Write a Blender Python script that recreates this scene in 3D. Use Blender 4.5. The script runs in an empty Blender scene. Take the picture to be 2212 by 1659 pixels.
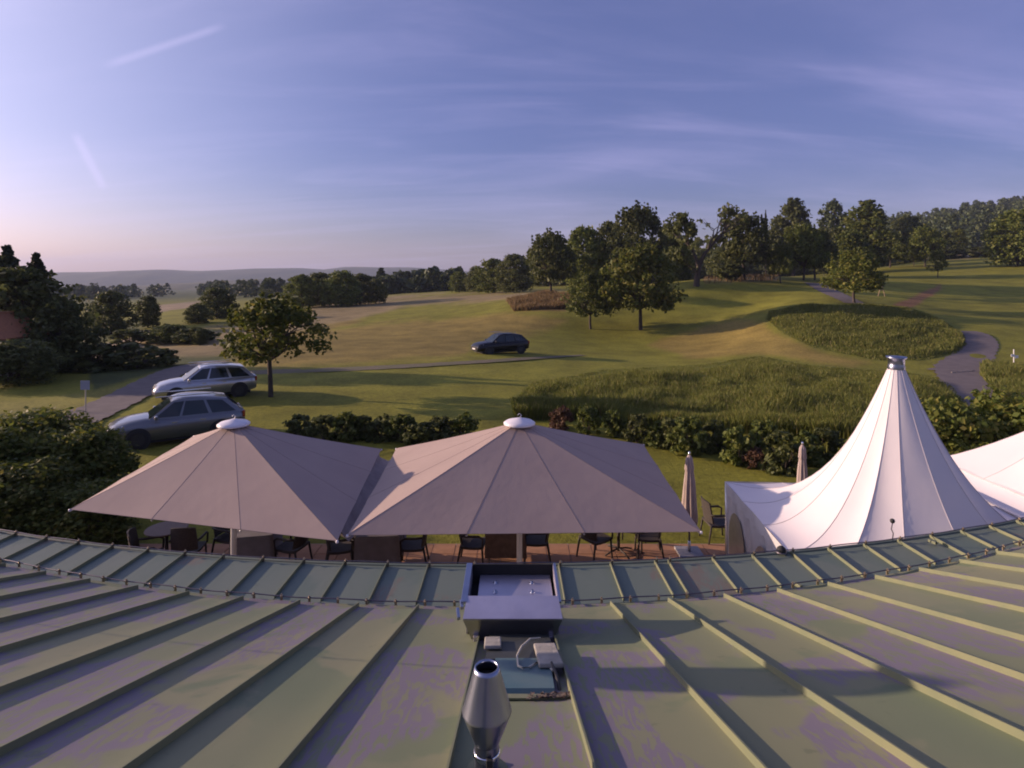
import bpy, bmesh, math, random
import numpy as np
from mathutils import Vector, Matrix

R = math.radians
SC = bpy.context.scene
COL = SC.collection

# ------------------------------------------------------------------ camera, sky, sun, exposure
CAM_Z, FPX, CX, HY = 6.0, 1300.0, 1106.0, 600.0       # photo measured on a 2212 x 1659 grid
cd = bpy.data.cameras.new('camera')
cam = bpy.data.objects.new('camera', cd); COL.objects.link(cam)
cam.location = (0, 0, CAM_Z); cam.rotation_euler = (R(90), 0, 0)
cd.sensor_fit = 'HORIZONTAL'; cd.sensor_width = 36
cd.lens = 36 * FPX / 2212
cd.shift_y = -(829.5 - HY) / 2212
cd.clip_start = 0.05; cd.clip_end = 20000
SC.camera = cam

SUN_EL, SUN_FWD = 12.5, 13.0                            # degrees: height, and how far forward of due left
sun_dir = Vector((-math.cos(R(SUN_FWD)) * math.cos(R(SUN_EL)), math.sin(R(SUN_FWD)) * math.cos(R(SUN_EL)), math.sin(R(SUN_EL))))

world = bpy.data.worlds.new('World'); SC.world = world; world.use_nodes = True
wt = world.node_tree; wt.nodes.clear()
def wn(t, **k):
    n = wt.nodes.new(t)
    for a, b in k.items(): setattr(n, a, b)
    return n
def wl(a, b): wt.links.new(a, b)
def wmath(op, a, b=None, clamp=False):
    n = wn('ShaderNodeMath', operation=op, use_clamp=clamp)
    for i, v in enumerate((a, b)):
        if v is None: continue
        if isinstance(v, (int, float)): n.inputs[i].default_value = v
        else: wl(v, n.inputs[i])
    return n.outputs[0]
sky = wn('ShaderNodeTexSky', sky_type='NISHITA', sun_disc=False)
sky.sun_elevation = R(SUN_EL); sky.sun_rotation = R(-(90 - SUN_FWD)); sky.altitude = 300
sky.air_density = 1.0; sky.dust_density = 2.2; sky.ozone_density = 3.0
tint = wn('ShaderNodeMix', data_type='RGBA', blend_type='MULTIPLY'); tint.inputs[0].default_value = 1
wl(sky.outputs[0], tint.inputs[6]); 
tc_ = wn('ShaderNodeMix', data_type='RGBA'); tc_.inputs[6].default_value = (1.2, .88, 1.06, 1); tc_.inputs[7].default_value = (.86, .83, 1.26, 1); wl(tc_.outputs[2], tint.inputs[7])
base_sky = wn('ShaderNodeMix', data_type='RGBA', blend_type='MIX'); base_sky.inputs[0].default_value = .4      # even high veil that pales the zenith
wl(tint.outputs[2], base_sky.inputs[6]); base_sky.inputs[7].default_value = (1.45, 1.65, 3.8, 1)
geo = wn('ShaderNodeTexCoord')
sep = wn('ShaderNodeSeparateXYZ'); wl(geo.outputs['Generated'], sep.inputs[0])
elev = wn('ShaderNodeMapRange', interpolation_type='SMOOTHSTEP'); wl(sep.outputs[2], elev.inputs[0]); elev.inputs[1].default_value = -.02; elev.inputs[2].default_value = .24
wl(elev.outputs[0], tc_.inputs[0]); wl(wmath('MULTIPLY', elev.outputs[0], .42), base_sky.inputs[0])      # rosy low sky, blue-violet above
den = wmath('ADD', wmath('MAXIMUM', sep.outputs[2], 0.0), 0.16)
comb = wn('ShaderNodeCombineXYZ')
wl(wmath('DIVIDE', sep.outputs[0], den), comb.inputs[0]); wl(wmath('DIVIDE', sep.outputs[1], den), comb.inputs[1])
def cirrus(rot, sc, nscale, lo, hi, dist):
    mp = wn('ShaderNodeMapping'); wl(comb.outputs[0], mp.inputs[0])
    mp.inputs['Rotation'].default_value = (0, 0, R(rot)); mp.inputs['Scale'].default_value = sc
    nz = wn('ShaderNodeTexNoise'); wl(mp.outputs[0], nz.inputs['Vector'])
    nz.inputs['Scale'].default_value = nscale; nz.inputs['Detail'].default_value = 7; nz.inputs['Roughness'].default_value = .55
    nz.inputs['Distortion'].default_value = dist
    mr = wn('ShaderNodeMapRange', interpolation_type='SMOOTHSTEP'); wl(nz.outputs[0], mr.inputs[0])
    mr.inputs[1].default_value = lo; mr.inputs[2].default_value = hi
    return mr.outputs[0]
c1 = cirrus(28, (.35, 1.1, 1), .9, .42, .72, .9)
c2 = cirrus(-24, (.4, 1.6, 1), 1.8, .46, .75, .8)
wisps = wmath('ADD', wmath('MULTIPLY', c1, .6), wmath('MULTIPLY', c2, .45), clamp=True)
def contrail(a, b, half, amp):
    """a soft vapour trail along the great circle through two directions"""
    da = Vector(((a[0]-CX)/FPX, 1, -(a[1]-HY)/FPX)).normalized(); db = Vector(((b[0]-CX)/FPX, 1, -(b[1]-HY)/FPX)).normalized()
    n = da.cross(db).normalized(); m = (da + db).normalized(); ln = da.angle(db)
    d1 = wn('ShaderNodeVectorMath', operation='DOT_PRODUCT'); wl(geo.outputs['Generated'], d1.inputs[0]); d1.inputs[1].default_value = n
    d2 = wn('ShaderNodeVectorMath', operation='DOT_PRODUCT'); wl(geo.outputs['Generated'], d2.inputs[0]); d2.inputs[1].default_value = m
    k = wn('ShaderNodeMapRange', interpolation_type='SMOOTHSTEP'); wl(wmath('ABSOLUTE', d1.outputs['Value']), k.inputs[0])
    k.inputs[1].default_value = half; k.inputs[2].default_value = 0; k.inputs[3].default_value = 0; k.inputs[4].default_value = amp
    e = wn('ShaderNodeMapRange', interpolation_type='SMOOTHSTEP'); wl(d2.outputs['Value'], e.inputs[0])
    e.inputs[1].default_value = math.cos(ln * .62); e.inputs[2].default_value = math.cos(ln * .38)
    return wmath('MULTIPLY', k.outputs[0], e.outputs[0])
trails = wmath('ADD', contrail((165, 295), (222, 402), .009, .9), contrail((240, 138), (470, 60), .008, .7))
veil = wmath('ADD', wisps, trails, clamp=True)
cl = wn('ShaderNodeMix', data_type='RGBA', blend_type='MIX')
wl(wmath('MULTIPLY', veil, .62), cl.inputs[0]); wl(base_sky.outputs[2], cl.inputs[6]) 
# a thin veil of ice cloud scatters the sky's own light, whiter and a little brighter than the blue behind
bright = wn('ShaderNodeMix', data_type='RGBA', blend_type='MIX'); bright.inputs[0].default_value = .55
wl(base_sky.outputs[2], bright.inputs[6]); bright.inputs[7].default_value = (4.0, 3.7, 6.0, 1)
bb = wn('ShaderNodeMix', data_type='RGBA', blend_type='MULTIPLY'); bb.inputs[0].default_value = 1
wl(bright.outputs[2], bb.inputs[6]); bb.inputs[7].default_value = (1.25, 1.2, 1.22, 1)
wl(bb.outputs[2], cl.inputs[7])
# bright aureole that thin cloud and haze make round the low sun
ad = wn('ShaderNodeVectorMath', operation='DOT_PRODUCT'); wl(geo.outputs['Generated'], ad.inputs[0]); ad.inputs[1].default_value = sun_dir
ap = wmath('POWER', wmath('MAXIMUM', ad.outputs['Value'], 0.0), 4.0)
asc = wn('ShaderNodeVectorMath', operation='SCALE'); asc.inputs[0].default_value = (6.6, 5.9, 6.2); wl(ap, asc.inputs['Scale'])
asum = wn('ShaderNodeVectorMath', operation='ADD'); wl(cl.outputs[2], asum.inputs[0]); wl(asc.outputs[0], asum.inputs[1])
bg = wn('ShaderNodeBackground'); wl(asum.outputs[0], bg.inputs[0]); bg.inputs[1].default_value = 0.085
wo = wn('ShaderNodeOutputWorld'); wl(bg.outputs[0], wo.inputs[0])

sd = bpy.data.lights.new('sun', 'SUN'); sd.energy = 5.0; sd.angle = R(0.6); sd.color = (1.0, 0.72, 0.53)
sun = bpy.data.objects.new('sun', sd); COL.objects.link(sun)
sun.rotation_euler = (-sun_dir).to_track_quat('-Z', 'Y').to_euler(); sun.location = (-60, 10, 40)

SC.view_settings.view_transform = 'Standard'; SC.view_settings.look = 'None'
SC.view_settings.exposure = 0.5; SC.view_settings.gamma = 1; SC.view_settings.use_curve_mapping = False
cy = SC.cycles; cy.filter_width = 1.9
cy.max_bounces = 6; cy.diffuse_bounces = 3; cy.glossy_bounces = 3; cy.transmission_bounces = 4; cy.volume_bounces = 1
cy.transparent_max_bounces = 8; cy.use_denoising = True; cy.sample_clamp_indirect = 6
cy.caustics_reflective = False; cy.caustics_refractive = False

# ------------------------------------------------------------------ helpers
def tag(o, label=None, cat=None, group=None, kind=None):
    if label: o['label'] = label
    if cat: o['category'] = cat
    if group: o['group'] = group
    if kind: o['kind'] = kind
    return o
def empty(name, loc=(0, 0, 0), rz=0, parent=None):
    o = bpy.data.objects.new(name, None); COL.objects.link(o)
    o.location = loc; o.rotation_euler = (0, 0, rz); o.empty_display_size = .2
    if parent: o.parent = parent
    return o
def link(name, me, parent=None, loc=(0, 0, 0), rz=0):
    o = bpy.data.objects.new(name, me); COL.objects.link(o)
    o.location = loc; o.rotation_euler = (0, 0, rz)
    if parent: o.parent = parent
    return o
class MB:
    def __init__(s): s.v = []; s.f = []
    def add(s, vs, fs):
        b = len(s.v); s.v += [tuple(p) for p in vs]; s.f += [tuple(i + b for i in f) for f in fs]; return s
    def box(s, c, h, rz=0, tilt=None):
        m = Matrix.Rotation(rz, 3, 'Z')
        if tilt is not None: m = m @ Matrix.Rotation(tilt, 3, 'X')
        vs = [Vector(c) + m @ Vector((x * h[0], y * h[1], z * h[2])) for x in (-1, 1) for y in (-1, 1) for z in (-1, 1)]
        return s.add(vs, [(0, 1, 3, 2), (4, 6, 7, 5), (0, 4, 5, 1), (2, 3, 7, 6), (0, 2, 6, 4), (1, 5, 7, 3)])
    def tube(s, pts, rad, n=8, cap=True):
        pts = [Vector(p) for p in pts]
        if not isinstance(rad, (list, tuple)): rad = [rad] * len(pts)
        vs = []; ref = None
        for i, p in enumerate(pts):
            d = (pts[min(i + 1, len(pts) - 1)] - pts[max(i - 1, 0)]).normalized()
            if ref is None or abs(ref.dot(d)) > .97: ref = Vector((1, 0, 0)) if abs(d.x) < .8 else Vector((0, 1, 0))
            a = d.cross(ref).normalized(); b = d.cross(a)
            for k in range(n):
                t = 2 * math.pi * k / n
                vs.append(p + (a * math.cos(t) + b * math.sin(t)) * rad[i])
        fs = [(i * n + k, i * n + (k + 1) % n, (i + 1) * n + (k + 1) % n, (i + 1) * n + k) for i in range(len(pts) - 1) for k in range(n)]
        if cap: fs += [tuple(range(n))[::-1], tuple((len(pts) - 1) * n + k for k in range(n))]
        return s.add(vs, fs)
    def lathe(s, prof, c=(0, 0, 0), n=20):
        vs = [(c[0] + r * math.cos(2 * math.pi * k / n), c[1] + r * math.sin(2 * math.pi * k / n), c[2] + z) for r, z in prof for k in range(n)]
        fs = [(i * n + k, i * n + (k + 1) % n, (i + 1) * n + (k + 1) % n, (i + 1) * n + k) for i in range(len(prof) - 1) for k in range(n)]
        return s.add(vs, fs)
    def grid(s, rows):
        m, n = len(rows), len(rows[0])
        return s.add([p for r in rows for p in r], [(i * n + k, i * n + k + 1, (i + 1) * n + k + 1, (i + 1) * n + k) for i in range(m - 1) for k in range(n - 1)])
    def slab(s, rows, t):
        """a sheet with thickness t (pushed down)"""
        m, n = len(rows), len(rows[0]); b = len(s.v)
        top = [tuple(p) for r in rows for p in r]; bot = [(p[0], p[1], p[2] - t) for p in top]; N = m * n
        fs = [(i * n + k, i * n + k + 1, (i + 1) * n + k + 1, (i + 1) * n + k) for i in range(m - 1) for k in range(n - 1)]
        fb = [tuple(N + i for i in f[::-1]) for f in fs]
        edge = [k for k in range(n)] + [i * n + n - 1 for i in range(1, m)] + [(m - 1) * n + k for k in range(n - 2, -1, -1)] + [i * n for i in range(m - 2, 0, -1)]
        E = len(edge); rim_ = [top[i] for i in edge] + [bot[i] for i in edge]      # rim on its own vertices keeps the shading crisp
        fe = [(2 * N + i, 2 * N + E + i, 2 * N + E + (i + 1) % E, 2 * N + (i + 1) % E) for i in range(E)]
        return s.add(top + bot + rim_, fs + fb + fe)
    def mesh(s, name, mat, smooth=False):
        me = bpy.data.meshes.new(name); me.from_pydata(s.v, [], s.f); me.materials.append(mat)
        bm = bmesh.new(); bm.from_mesh(me); bmesh.ops.recalc_face_normals(bm, faces=bm.faces); bm.to_mesh(me); bm.free()
        if smooth: me.polygons.foreach_set('use_smooth', [True] * len(me.polygons))
        me.update(); return me
    def build(s, name, mat, parent=None, smooth=False, bevel=0, loc=(0, 0, 0), rz=0):
        o = link(name, s.mesh(name, mat, smooth), parent, loc, rz)
        if bevel:
            b = o.modifiers.new('bevel', 'BEVEL'); b.width = bevel; b.segments = 2; b.limit_method = 'ANGLE'; b.angle_limit = R(35)
        return o
def np_mesh(name, v, f, mat, smooth=False):
    """fast mesh from arrays: v (n,3), f (m,k) all faces with k corners"""
    me = bpy.data.meshes.new(name); v = np.asarray(v, np.float32); f = np.asarray(f, np.int32); m, k = f.shape
    me.vertices.add(len(v)); me.vertices.foreach_set('co', v.ravel())
    me.loops.add(m * k); me.loops.foreach_set('vertex_index', f.ravel())
    me.polygons.add(m); me.polygons.foreach_set('loop_start', np.arange(0, m * k, k, dtype=np.int32))
    me.polygons.foreach_set('loop_total', np.full(m, k, np.int32))
    if smooth: me.polygons.foreach_set('use_smooth', np.ones(m, bool))
    me.materials.append(mat); me.update(calc_edges=True); return me

def P(px, py, d): return Vector(((px - CX) / FPX * d, d, CAM_Z - (py - HY) / FPX * d))
def onz(px, py, z=0.0):
    d = (CAM_Z - z) * FPX / (py - HY); return P(px, py, d)

# ------------------------------------------------------------------ materials
def mat(name, c, c2=None, scale=3.0, rough=.7, metal=0, bump=0, bscale=None, spec=.5, stretch=(1, 1, 1), lo=.35, hi=.65, coat=0, trans=0, detail=4):
    m = bpy.data.materials.new(name); m.use_nodes = True; t = m.node_tree; b = t.nodes['Principled BSDF']
    b.inputs['Roughness'].default_value = rough; b.inputs['Metallic'].default_value = metal
    b.inputs['Specular IOR Level'].default_value = spec; b.inputs['Coat Weight'].default_value = coat; b.inputs['Coat Roughness'].default_value = .05
    b.inputs['Base Color'].default_value = (*c, 1)
    tc = t.nodes.new('ShaderNodeTexCoord'); mp = t.nodes.new('ShaderNodeMapping'); t.links.new(tc.outputs['Object'], mp.inputs[0]); mp.inputs['Scale'].default_value = stretch
    if c2:
        nz = t.nodes.new('ShaderNodeTexNoise'); t.links.new(mp.outputs[0], nz.inputs['Vector']); nz.inputs['Scale'].default_value = scale; nz.inputs['Detail'].default_value = detail
        mr = t.nodes.new('ShaderNodeMapRange'); t.links.new(nz.outputs[0], mr.inputs[0]); mr.inputs[1].default_value = lo; mr.inputs[2].default_value = hi
        mx = t.nodes.new('ShaderNodeMix'); mx.data_type = 'RGBA'; t.links.new(mr.outputs[0], mx.inputs[0]); mx.inputs[6].default_value = (*c, 1); mx.inputs[7].default_value = (*c2, 1)
        t.links.new(mx.outputs[2], b.inputs['Base Color'])
    if bump:
        n2 = t.nodes.new('ShaderNodeTexNoise'); t.links.new(mp.outputs[0], n2.inputs['Vector']); n2.inputs['Scale'].default_value = bscale or scale * 4; n2.inputs['Detail'].default_value = 5
        bp = t.nodes.new('ShaderNodeBump'); bp.inputs['Strength'].default_value = 1; bp.inputs['Distance'].default_value = bump
        t.links.new(n2.outputs[0], bp.inputs['Height']); t.links.new(bp.outputs[0], b.inputs['Normal'])
    if trans:
        tr = t.nodes.new('ShaderNodeBsdfTranslucent'); mxs = t.nodes.new('ShaderNodeMixShader'); mxs.inputs[0].default_value = trans
        if c2: t.links.new(mx.outputs[2], tr.inputs[0])
        else: tr.inputs[0].default_value = (*c, 1)
        t.links.new(b.outputs[0], mxs.inputs[1]); t.links.new(tr.outputs[0], mxs.inputs[2]); t.links.new(mxs.outputs[0], t.nodes['Material Output'].inputs[0])
    return m
def leafmat(name, ca, cb, cc=None, trans=.35, rough=.6):
    """leaves: every leaf its own shade between ca and cb, a few cc; light passes through"""
    m = bpy.data.materials.new(name); m.use_nodes = True; t = m.node_tree; b = t.nodes['Principled BSDF']
    b.inputs['Roughness'].default_value = rough; b.inputs['Specular IOR Level'].default_value = .25
    g = t.nodes.new('ShaderNodeNewGeometry'); rp = t.nodes.new('ShaderNodeValToRGB'); t.links.new(g.outputs['Random Per Island'], rp.inputs[0])
    rp.color_ramp.elements[0].color = (*ca, 1); rp.color_ramp.elements[1].color = (*cb, 1)
    if cc: rp.color_ramp.elements[1].position = .8; e = rp.color_ramp.elements.new(1.0); e.color = (*cc, 1)
    oi = t.nodes.new('ShaderNodeObjectInfo'); hs = t.nodes.new('ShaderNodeHueSaturation'); t.links.new(rp.outputs[0], hs.inputs['Color'])
    mr = t.nodes.new('ShaderNodeMapRange'); t.links.new(oi.outputs['Random'], mr.inputs[0]); mr.inputs[3].default_value = .8; mr.inputs[4].default_value = 1.2
    t.links.new(mr.outputs[0], hs.inputs['Value'])
    t.links.new(hs.outputs[0], b.inputs['Base Color'])
    tr = t.nodes.new('ShaderNodeBsdfTranslucent'); t.links.new(hs.outputs[0], tr.inputs[0])
    mx = t.nodes.new('ShaderNodeMixShader'); mx.inputs[0].default_value = trans
    t.links.new(b.outputs[0], mx.inputs[1]); t.links.new(tr.outputs[0], mx.inputs[2]); t.links.new(mx.outputs[0], t.nodes['Material Output'].inputs[0])
    return m
M = {}
M['bark'] = mat('bark', (.04, .03, .026), (.08, .062, .05), 6, .9, bump=.02, stretch=(1, 1, .3))
M['leaf'] = leafmat('leaf', (.07, .098, .02), (.15, .175, .036), (.19, .19, .045))
M['leaf_dark'] = leafmat('leaf_dark', (.06, .078, .024), (.125, .135, .038))
M['leaf_needle'] = leafmat('leaf_needle', (.035, .045, .025), (.07, .08, .035), trans=.2)
M['leaf_yellow'] = leafmat('leaf_yellow', (.07, .10, .018), (.155, .17, .03), (.24, .21, .05), .4)
M['leaf_blue'] = leafmat('leaf_blue', (.04, .06, .026), (.09, .11, .04), trans=.25)
M['leaf_red'] = leafmat('leaf_red', (.10, .06, .035), (.17, .09, .05))
M['grass'] = leafmat('grass_blade', (.10, .125, .026), (.18, .19, .042), (.26, .22, .08), .45)
M['grass_dry'] = leafmat('grass_dry', (.16, .11, .05), (.26, .17, .08), (.10, .11, .03), .4)
def copper(name, g1, g2, v1, amount):
    """patinated copper sheet: green with violet-grey bare patches streaking down the fall"""
    m = bpy.data.materials.new(name); m.use_nodes = True; t = m.node_tree; b = t.nodes['Principled BSDF']; L = t.links.new
    g = t.nodes.new('ShaderNodeNewGeometry'); oi = t.nodes.new('ShaderNodeObjectInfo')
    off = t.nodes.new('ShaderNodeCombineXYZ'); mul = t.nodes.new('ShaderNodeMath'); mul.operation = 'MULTIPLY'; L(oi.outputs['Random'], mul.inputs[0]); mul.inputs[1].default_value = 40
    L(mul.outputs[0], off.inputs[2]); L(mul.outputs[0], off.inputs[1])
    add = t.nodes.new('ShaderNodeVectorMath'); L(g.outputs['Position'], add.inputs[0]); L(off.outputs[0], add.inputs[1])
    def noise(stretch, sc, det, rough=.5, dist=0):
        mp = t.nodes.new('ShaderNodeMapping'); L(add.outputs[0], mp.inputs[0]); mp.inputs['Scale'].default_value = stretch
        n = t.nodes.new('ShaderNodeTexNoise'); L(mp.outputs[0], n.inputs['Vector']); n.inputs['Scale'].default_value = sc; n.inputs['Detail'].default_value = det
        n.inputs['Roughness'].default_value = rough; n.inputs['Distortion'].default_value = dist; return n.outputs[0]
    def ramp(x, lo, hi):
        r = t.nodes.new('ShaderNodeMapRange'); r.interpolation_type = 'SMOOTHSTEP'; L(x, r.inputs[0]); r.inputs[1].default_value = lo; r.inputs[2].default_value = hi; return r.outputs[0]
    def mx(f, a, c):
        n = t.nodes.new('ShaderNodeMix'); n.data_type = 'RGBA'; L(f, n.inputs[0])
        for s, v in ((6, a), (7, c)):
            if isinstance(v, tuple): n.inputs[s].default_value = (*v, 1)
            else: L(v, n.inputs[s])
        return n.outputs[2]
    def mth(op, a, c):
        n = t.nodes.new('ShaderNodeMath'); n.operation = op; n.use_clamp = True
        for i, v in enumerate((a, c)):
            if isinstance(v, (int, float)): n.inputs[i].default_value = v
            else: L(v, n.inputs[i])
        return n.outputs[0]
    base = mx(ramp(noise((1, .5, 1), 1.5, 5, .55, .4), .44, .50), g1, g2); base = mx(ramp(noise((1, .6, 1), .8, 3), .3, .7), base, tuple((a + c) / 2 for a, c in zip(g1, g2)))
    fine = ramp(noise((1, .16, .16), 30, 3, .55, .9), .45, .50)           # feathery streaks
    wsum = t.nodes.new('ShaderNodeMath'); wsum.operation = 'MULTIPLY_ADD'; L(oi.outputs['Random'], wsum.inputs[0]); wsum.inputs[1].default_value = .22; L(noise((1, .55, 1), 1.35, 3, .5, .3), wsum.inputs[2])
    where = ramp(wsum.outputs[0], .73 - amount, .78 - amount)
    spots = ramp(noise((1, .8, 1), 9, 4, .6), .66, .72)
    f = mth('MULTIPLY', mth('ADD', mth('MULTIPLY', fine, .9), .1), where)
    colr = mx(mth('MULTIPLY', f, .95), base, v1)
    colr = mx(mth('MULTIPLY', spots, .35), colr, tuple(x * .55 for x in g1))
    L(colr, b.inputs['Base Color']); b.inputs['Roughness'].default_value = .62; b.inputs['Metallic'].default_value = 0.0; b.inputs['Specular IOR Level'].default_value = .45
    bp = t.nodes.new('ShaderNodeBump'); bp.inputs['Strength'].default_value = .6; bp.inputs['Distance'].default_value = .006
    L(noise((1, .4, 1), 3.0, 3), bp.inputs['Height']); L(bp.outputs[0], b.inputs['Normal'])
    return m
M['copper'] = copper('copper_patina', (.13, .165, .088), (.20, .205, .115), (.165, .142, .18), .17)
M['copper_eave'] = copper('copper_eave', (.105, .145, .115), (.135, .165, .13), (.15, .13, .10), -.02)
M['seam'] = mat('copper_seam', (.18, .19, .105), (.15, .17, .10), 5, .6)
M['wire'] = mat('conductor_wire', (.10, .09, .13), (.16, .15, .16), 8, .45, metal=.6)
M['clip'] = mat('wire_clip', (.34, .28, .20), None, 8, .4, metal=.7)
M['steel'] = mat('stainless_steel', (.36, .39, .48), (.28, .31, .40), 3, .3, metal=1.0, bump=.002, bscale=14)
M['steel_dull'] = mat('galvanised_steel', (.56, .53, .62), (.44, .42, .50), 2.5, .42, metal=.75, bump=.003, bscale=10)
M['steel_face'] = mat('steel_raked_face', (.42, .41, .40), (.34, .33, .33), 3, .3, metal=.9)
M['near_black'] = mat('near_black_metal', (.02, .02, .02), None, 3, .8)  # one even near-black tone for duct and flue insides, gaps and trim
M['dark_green'] = mat('dark_green_sheet', (.028, .034, .031), (.04, .046, .042), 4, .6)
M['teal'] = mat('teal_sheet', (.06, .13, .15), (.09, .15, .16), 5, .55)
M['block'] = mat('concrete_block', (.33, .31, .27), (.24, .23, .20), 10, .9, bump=.004)
M['cable_white'] = mat('white_cable', (.5, .47, .38), None, 3, .5)
M['rubber'] = mat('black_rubber', (.02, .02, .022), (.03, .03, .03), 5, .7)
M['debris'] = mat('leaf_litter', (.09, .05, .04), (.2, .17, .13), 40, .9, bump=.01)
M['canvas'] = mat('parasol_canvas', (.42, .325, .285), (.39, .30, .265), 1.2, .85, trans=.12, bump=.004, bscale=5)
M['canvas_fold'] = mat('folded_canvas', (.48, .40, .37), (.38, .31, .29), 4, .85, trans=.05)
M['canvas_seam'] = mat('canvas_seam', (.20, .15, .14), None, 3, .9)
M['tentcloth'] = mat('tent_cloth', (.80, .75, .75), (.75, .70, .71), 1.0, .55, trans=.12, bump=.006, bscale=2.2)
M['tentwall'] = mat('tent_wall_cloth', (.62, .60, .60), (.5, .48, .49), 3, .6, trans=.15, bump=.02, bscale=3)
M['tent_window'] = mat('tent_window_film', (.28, .24, .21), (.22, .19, .17), 3, .2)
M['thread'] = mat('seam_thread', (.5, .46, .48), None, 3, .8)
M['white_plastic'] = mat('white_plastic', (.75, .72, .76), None, 3, .35)
M['alu'] = mat('aluminium', (.55, .54, .56), None, 3, .35, metal=.9)
M['wicker'] = mat('dark_wicker', (.028, .022, .02), (.055, .042, .035), 40, .7, bump=.006, bscale=90)
M['tablecloth'] = mat('grey_tablecloth', (.20, .18, .19), (.16, .145, .15), 6, .9)
M['wood_top'] = mat('brown_tabletop', (.16, .10, .07), (.11, .07, .05), 8, .6, stretch=(1, 8, 1))
M['slab'] = mat('paving_slab', (.42, .215, .11), (.34, .175, .09), 4, .9, bump=.004)
M['stone_base'] = mat('granite_base', (.32, .31, .32), (.24, .24, .25), 30, .8)
M['plaster'] = mat('plaster_wall', (.52, .48, .42), (.45, .42, .37), 2, .9)
M['asphalt'] = mat('asphalt', (.115, .095, .09), (.155, .128, .12), 1.5, .9, bump=.01, bscale=14)
M['dirt'] = mat('dirt_track', (.13, .105, .06), (.10, .10, .04), .8, .95, bump=.03)
M['kerb'] = mat('pale_kerb', (.36, .30, .24), None, 3, .8)
M['paint_silver'] = mat('silver_paint', (.42, .42, .44), None, 3, .3, metal=.7, coat=1)
M['paint_grey'] = mat('grey_paint', (.16, .165, .175), None, 3, .35, metal=.5, coat=1)
M['paint_black'] = mat('black_paint', (.004, .004, .006), None, 3, .35, spec=.3, coat=.25)
M['glass'] = mat('car_glass', (.012, .02, .02), None, 3, .06, spec=.6)
M['chrome'] = mat('chrome', (.8, .8, .8), None, 3, .12, metal=1)
M['lamp'] = mat('headlamp', (.75, .74, .72), None, 3, .12, spec=.8, coat=1)
M['tail'] = mat('tail_lamp', (.3, .01, .01), None, 3, .2, coat=1)
M['tyre'] = mat('tyre', (.018, .018, .019), None, 3, .85)
M['wood_stake'] = mat('wooden_stake', (.34, .25, .16), (.26, .19, .12), 10, .85)
M['sign_blue'] = mat('sign_face', (.25, .28, .36), None, 3, .5)
M['white_paint'] = mat('white_paint', (.75, .74, .72), None, 3, .5)
M['tiles'] = mat('roof_tiles', (.42, .17, .07), (.32, .13, .06), 9, .85, bump=.02)

# ------------------------------------------------------------------ terrain
rng = np.random.default_rng(7)
random.seed(7)
ctrl = []                                              # (px, py, depth): where the ground is seen, and how far off it is judged to be
for d in (4, 8, 12, 16, 20, 25, 30):
    for px in (-900, -300, 300, 800, 1300, 1800, 2300, 3100): ctrl.append((px, HY + 7800 / d, d))
ctrl += [(-300, 815, 36), (100, 811, 37), (240, 722, 80), (320, 706, 85), (460, 702, 85), (200, 780, 50), (-300, 730, 70), (420, 800, 39), (620, 792, 41),
 (720, 662, 120), (620, 670, 112), (820, 655, 130), (1080, 770, 46), (1000, 700, 75), (1000, 640, 140), (960, 634, 165), (1100, 635, 130),
 (1190, 637, 95), (1170, 670, 78), (1275, 711, 70), (1382, 713, 69), (1500, 615, 88), (1605, 603, 95), (1700, 612, 92), (1740, 606, 98),
 (1600, 665, 78), (1500, 690, 72), (1600, 725, 61), (1650, 700, 61), (1700, 660, 68), (1845, 655, 70), (1900, 783, 42.5), (2080, 752, 48), (1800, 742, 50),
 (1880, 700, 57), (2120, 722, 53), (2050, 803, 38.5), (2190, 780, 43), (2050, 670, 70), (2250, 670, 70), (2250, 620, 95), (2025, 602, 110),
 (2250, 570, 130), (2250, 548, 190), (1995, 578, 145), (1920, 577, 150), (2070, 550, 200), (2100, 543, 230), (2250, 540, 245), (1870, 590, 140), (1715, 597, 170), (1800, 592, 190),
 (1400, 620, 110), (1300, 628, 112), (1500, 596, 250), (1200, 612, 250), (1000, 627, 300), (600, 637, 350), (200, 662, 200), (100, 650, 350), (-300, 655, 350), (400, 650, 260),
 (3000, 640, 70), (3000, 560, 130), (3000, 520, 245),
 (2250, 500, 350), (2250, 462, 480), (2100, 515, 350), (2100, 480, 480), (1950, 540, 330), (1950, 500, 480), (1800, 565, 350), (1800, 530, 520), (3000, 400, 480),
 (-900, 640, 800), (0, 632, 800), (600, 628, 800), (1000, 620, 800), (1500, 590, 800), (2250, 478, 800), (3000, 400, 800),
 (-900, 622, 1800), (0, 620, 1800), (600, 620, 1800), (1100, 612, 1800), (1500, 602, 1800), (2250, 560, 1800), (3000, 540, 1800),
 (-900, 607, 5000), (0, 607, 5000), (1100, 605, 5000), (2250, 600, 5000), (3000, 600, 5000)]
CT = np.array(ctrl, float)
def _uv(px, d): return np.stack([np.clip(px, -900, 3100) / 420.0, np.log(d) * 2.2], -1)
_U = _uv(CT[:, 0], CT[:, 2]); _e = (HY - CT[:, 1]) + 7800 / CT[:, 2]                      # height above the terrace as seen, in px
def _k(r): return np.where(r > 1e-9, r * r * np.log(np.maximum(r, 1e-9)), 0)
_D = np.linalg.norm(_U[:, None] - _U[None], axis=-1); _n = len(_U)
_A = np.zeros((_n + 3, _n + 3)); _A[:_n, :_n] = _k(_D) + np.eye(_n) * .02
_A[:_n, _n] = 1; _A[:_n, _n + 1:] = _U; _A[_n, :_n] = 1; _A[_n + 1:, :_n] = _U.T
_w = np.linalg.solve(_A, np.concatenate([_e, np.zeros(3)]))
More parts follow.
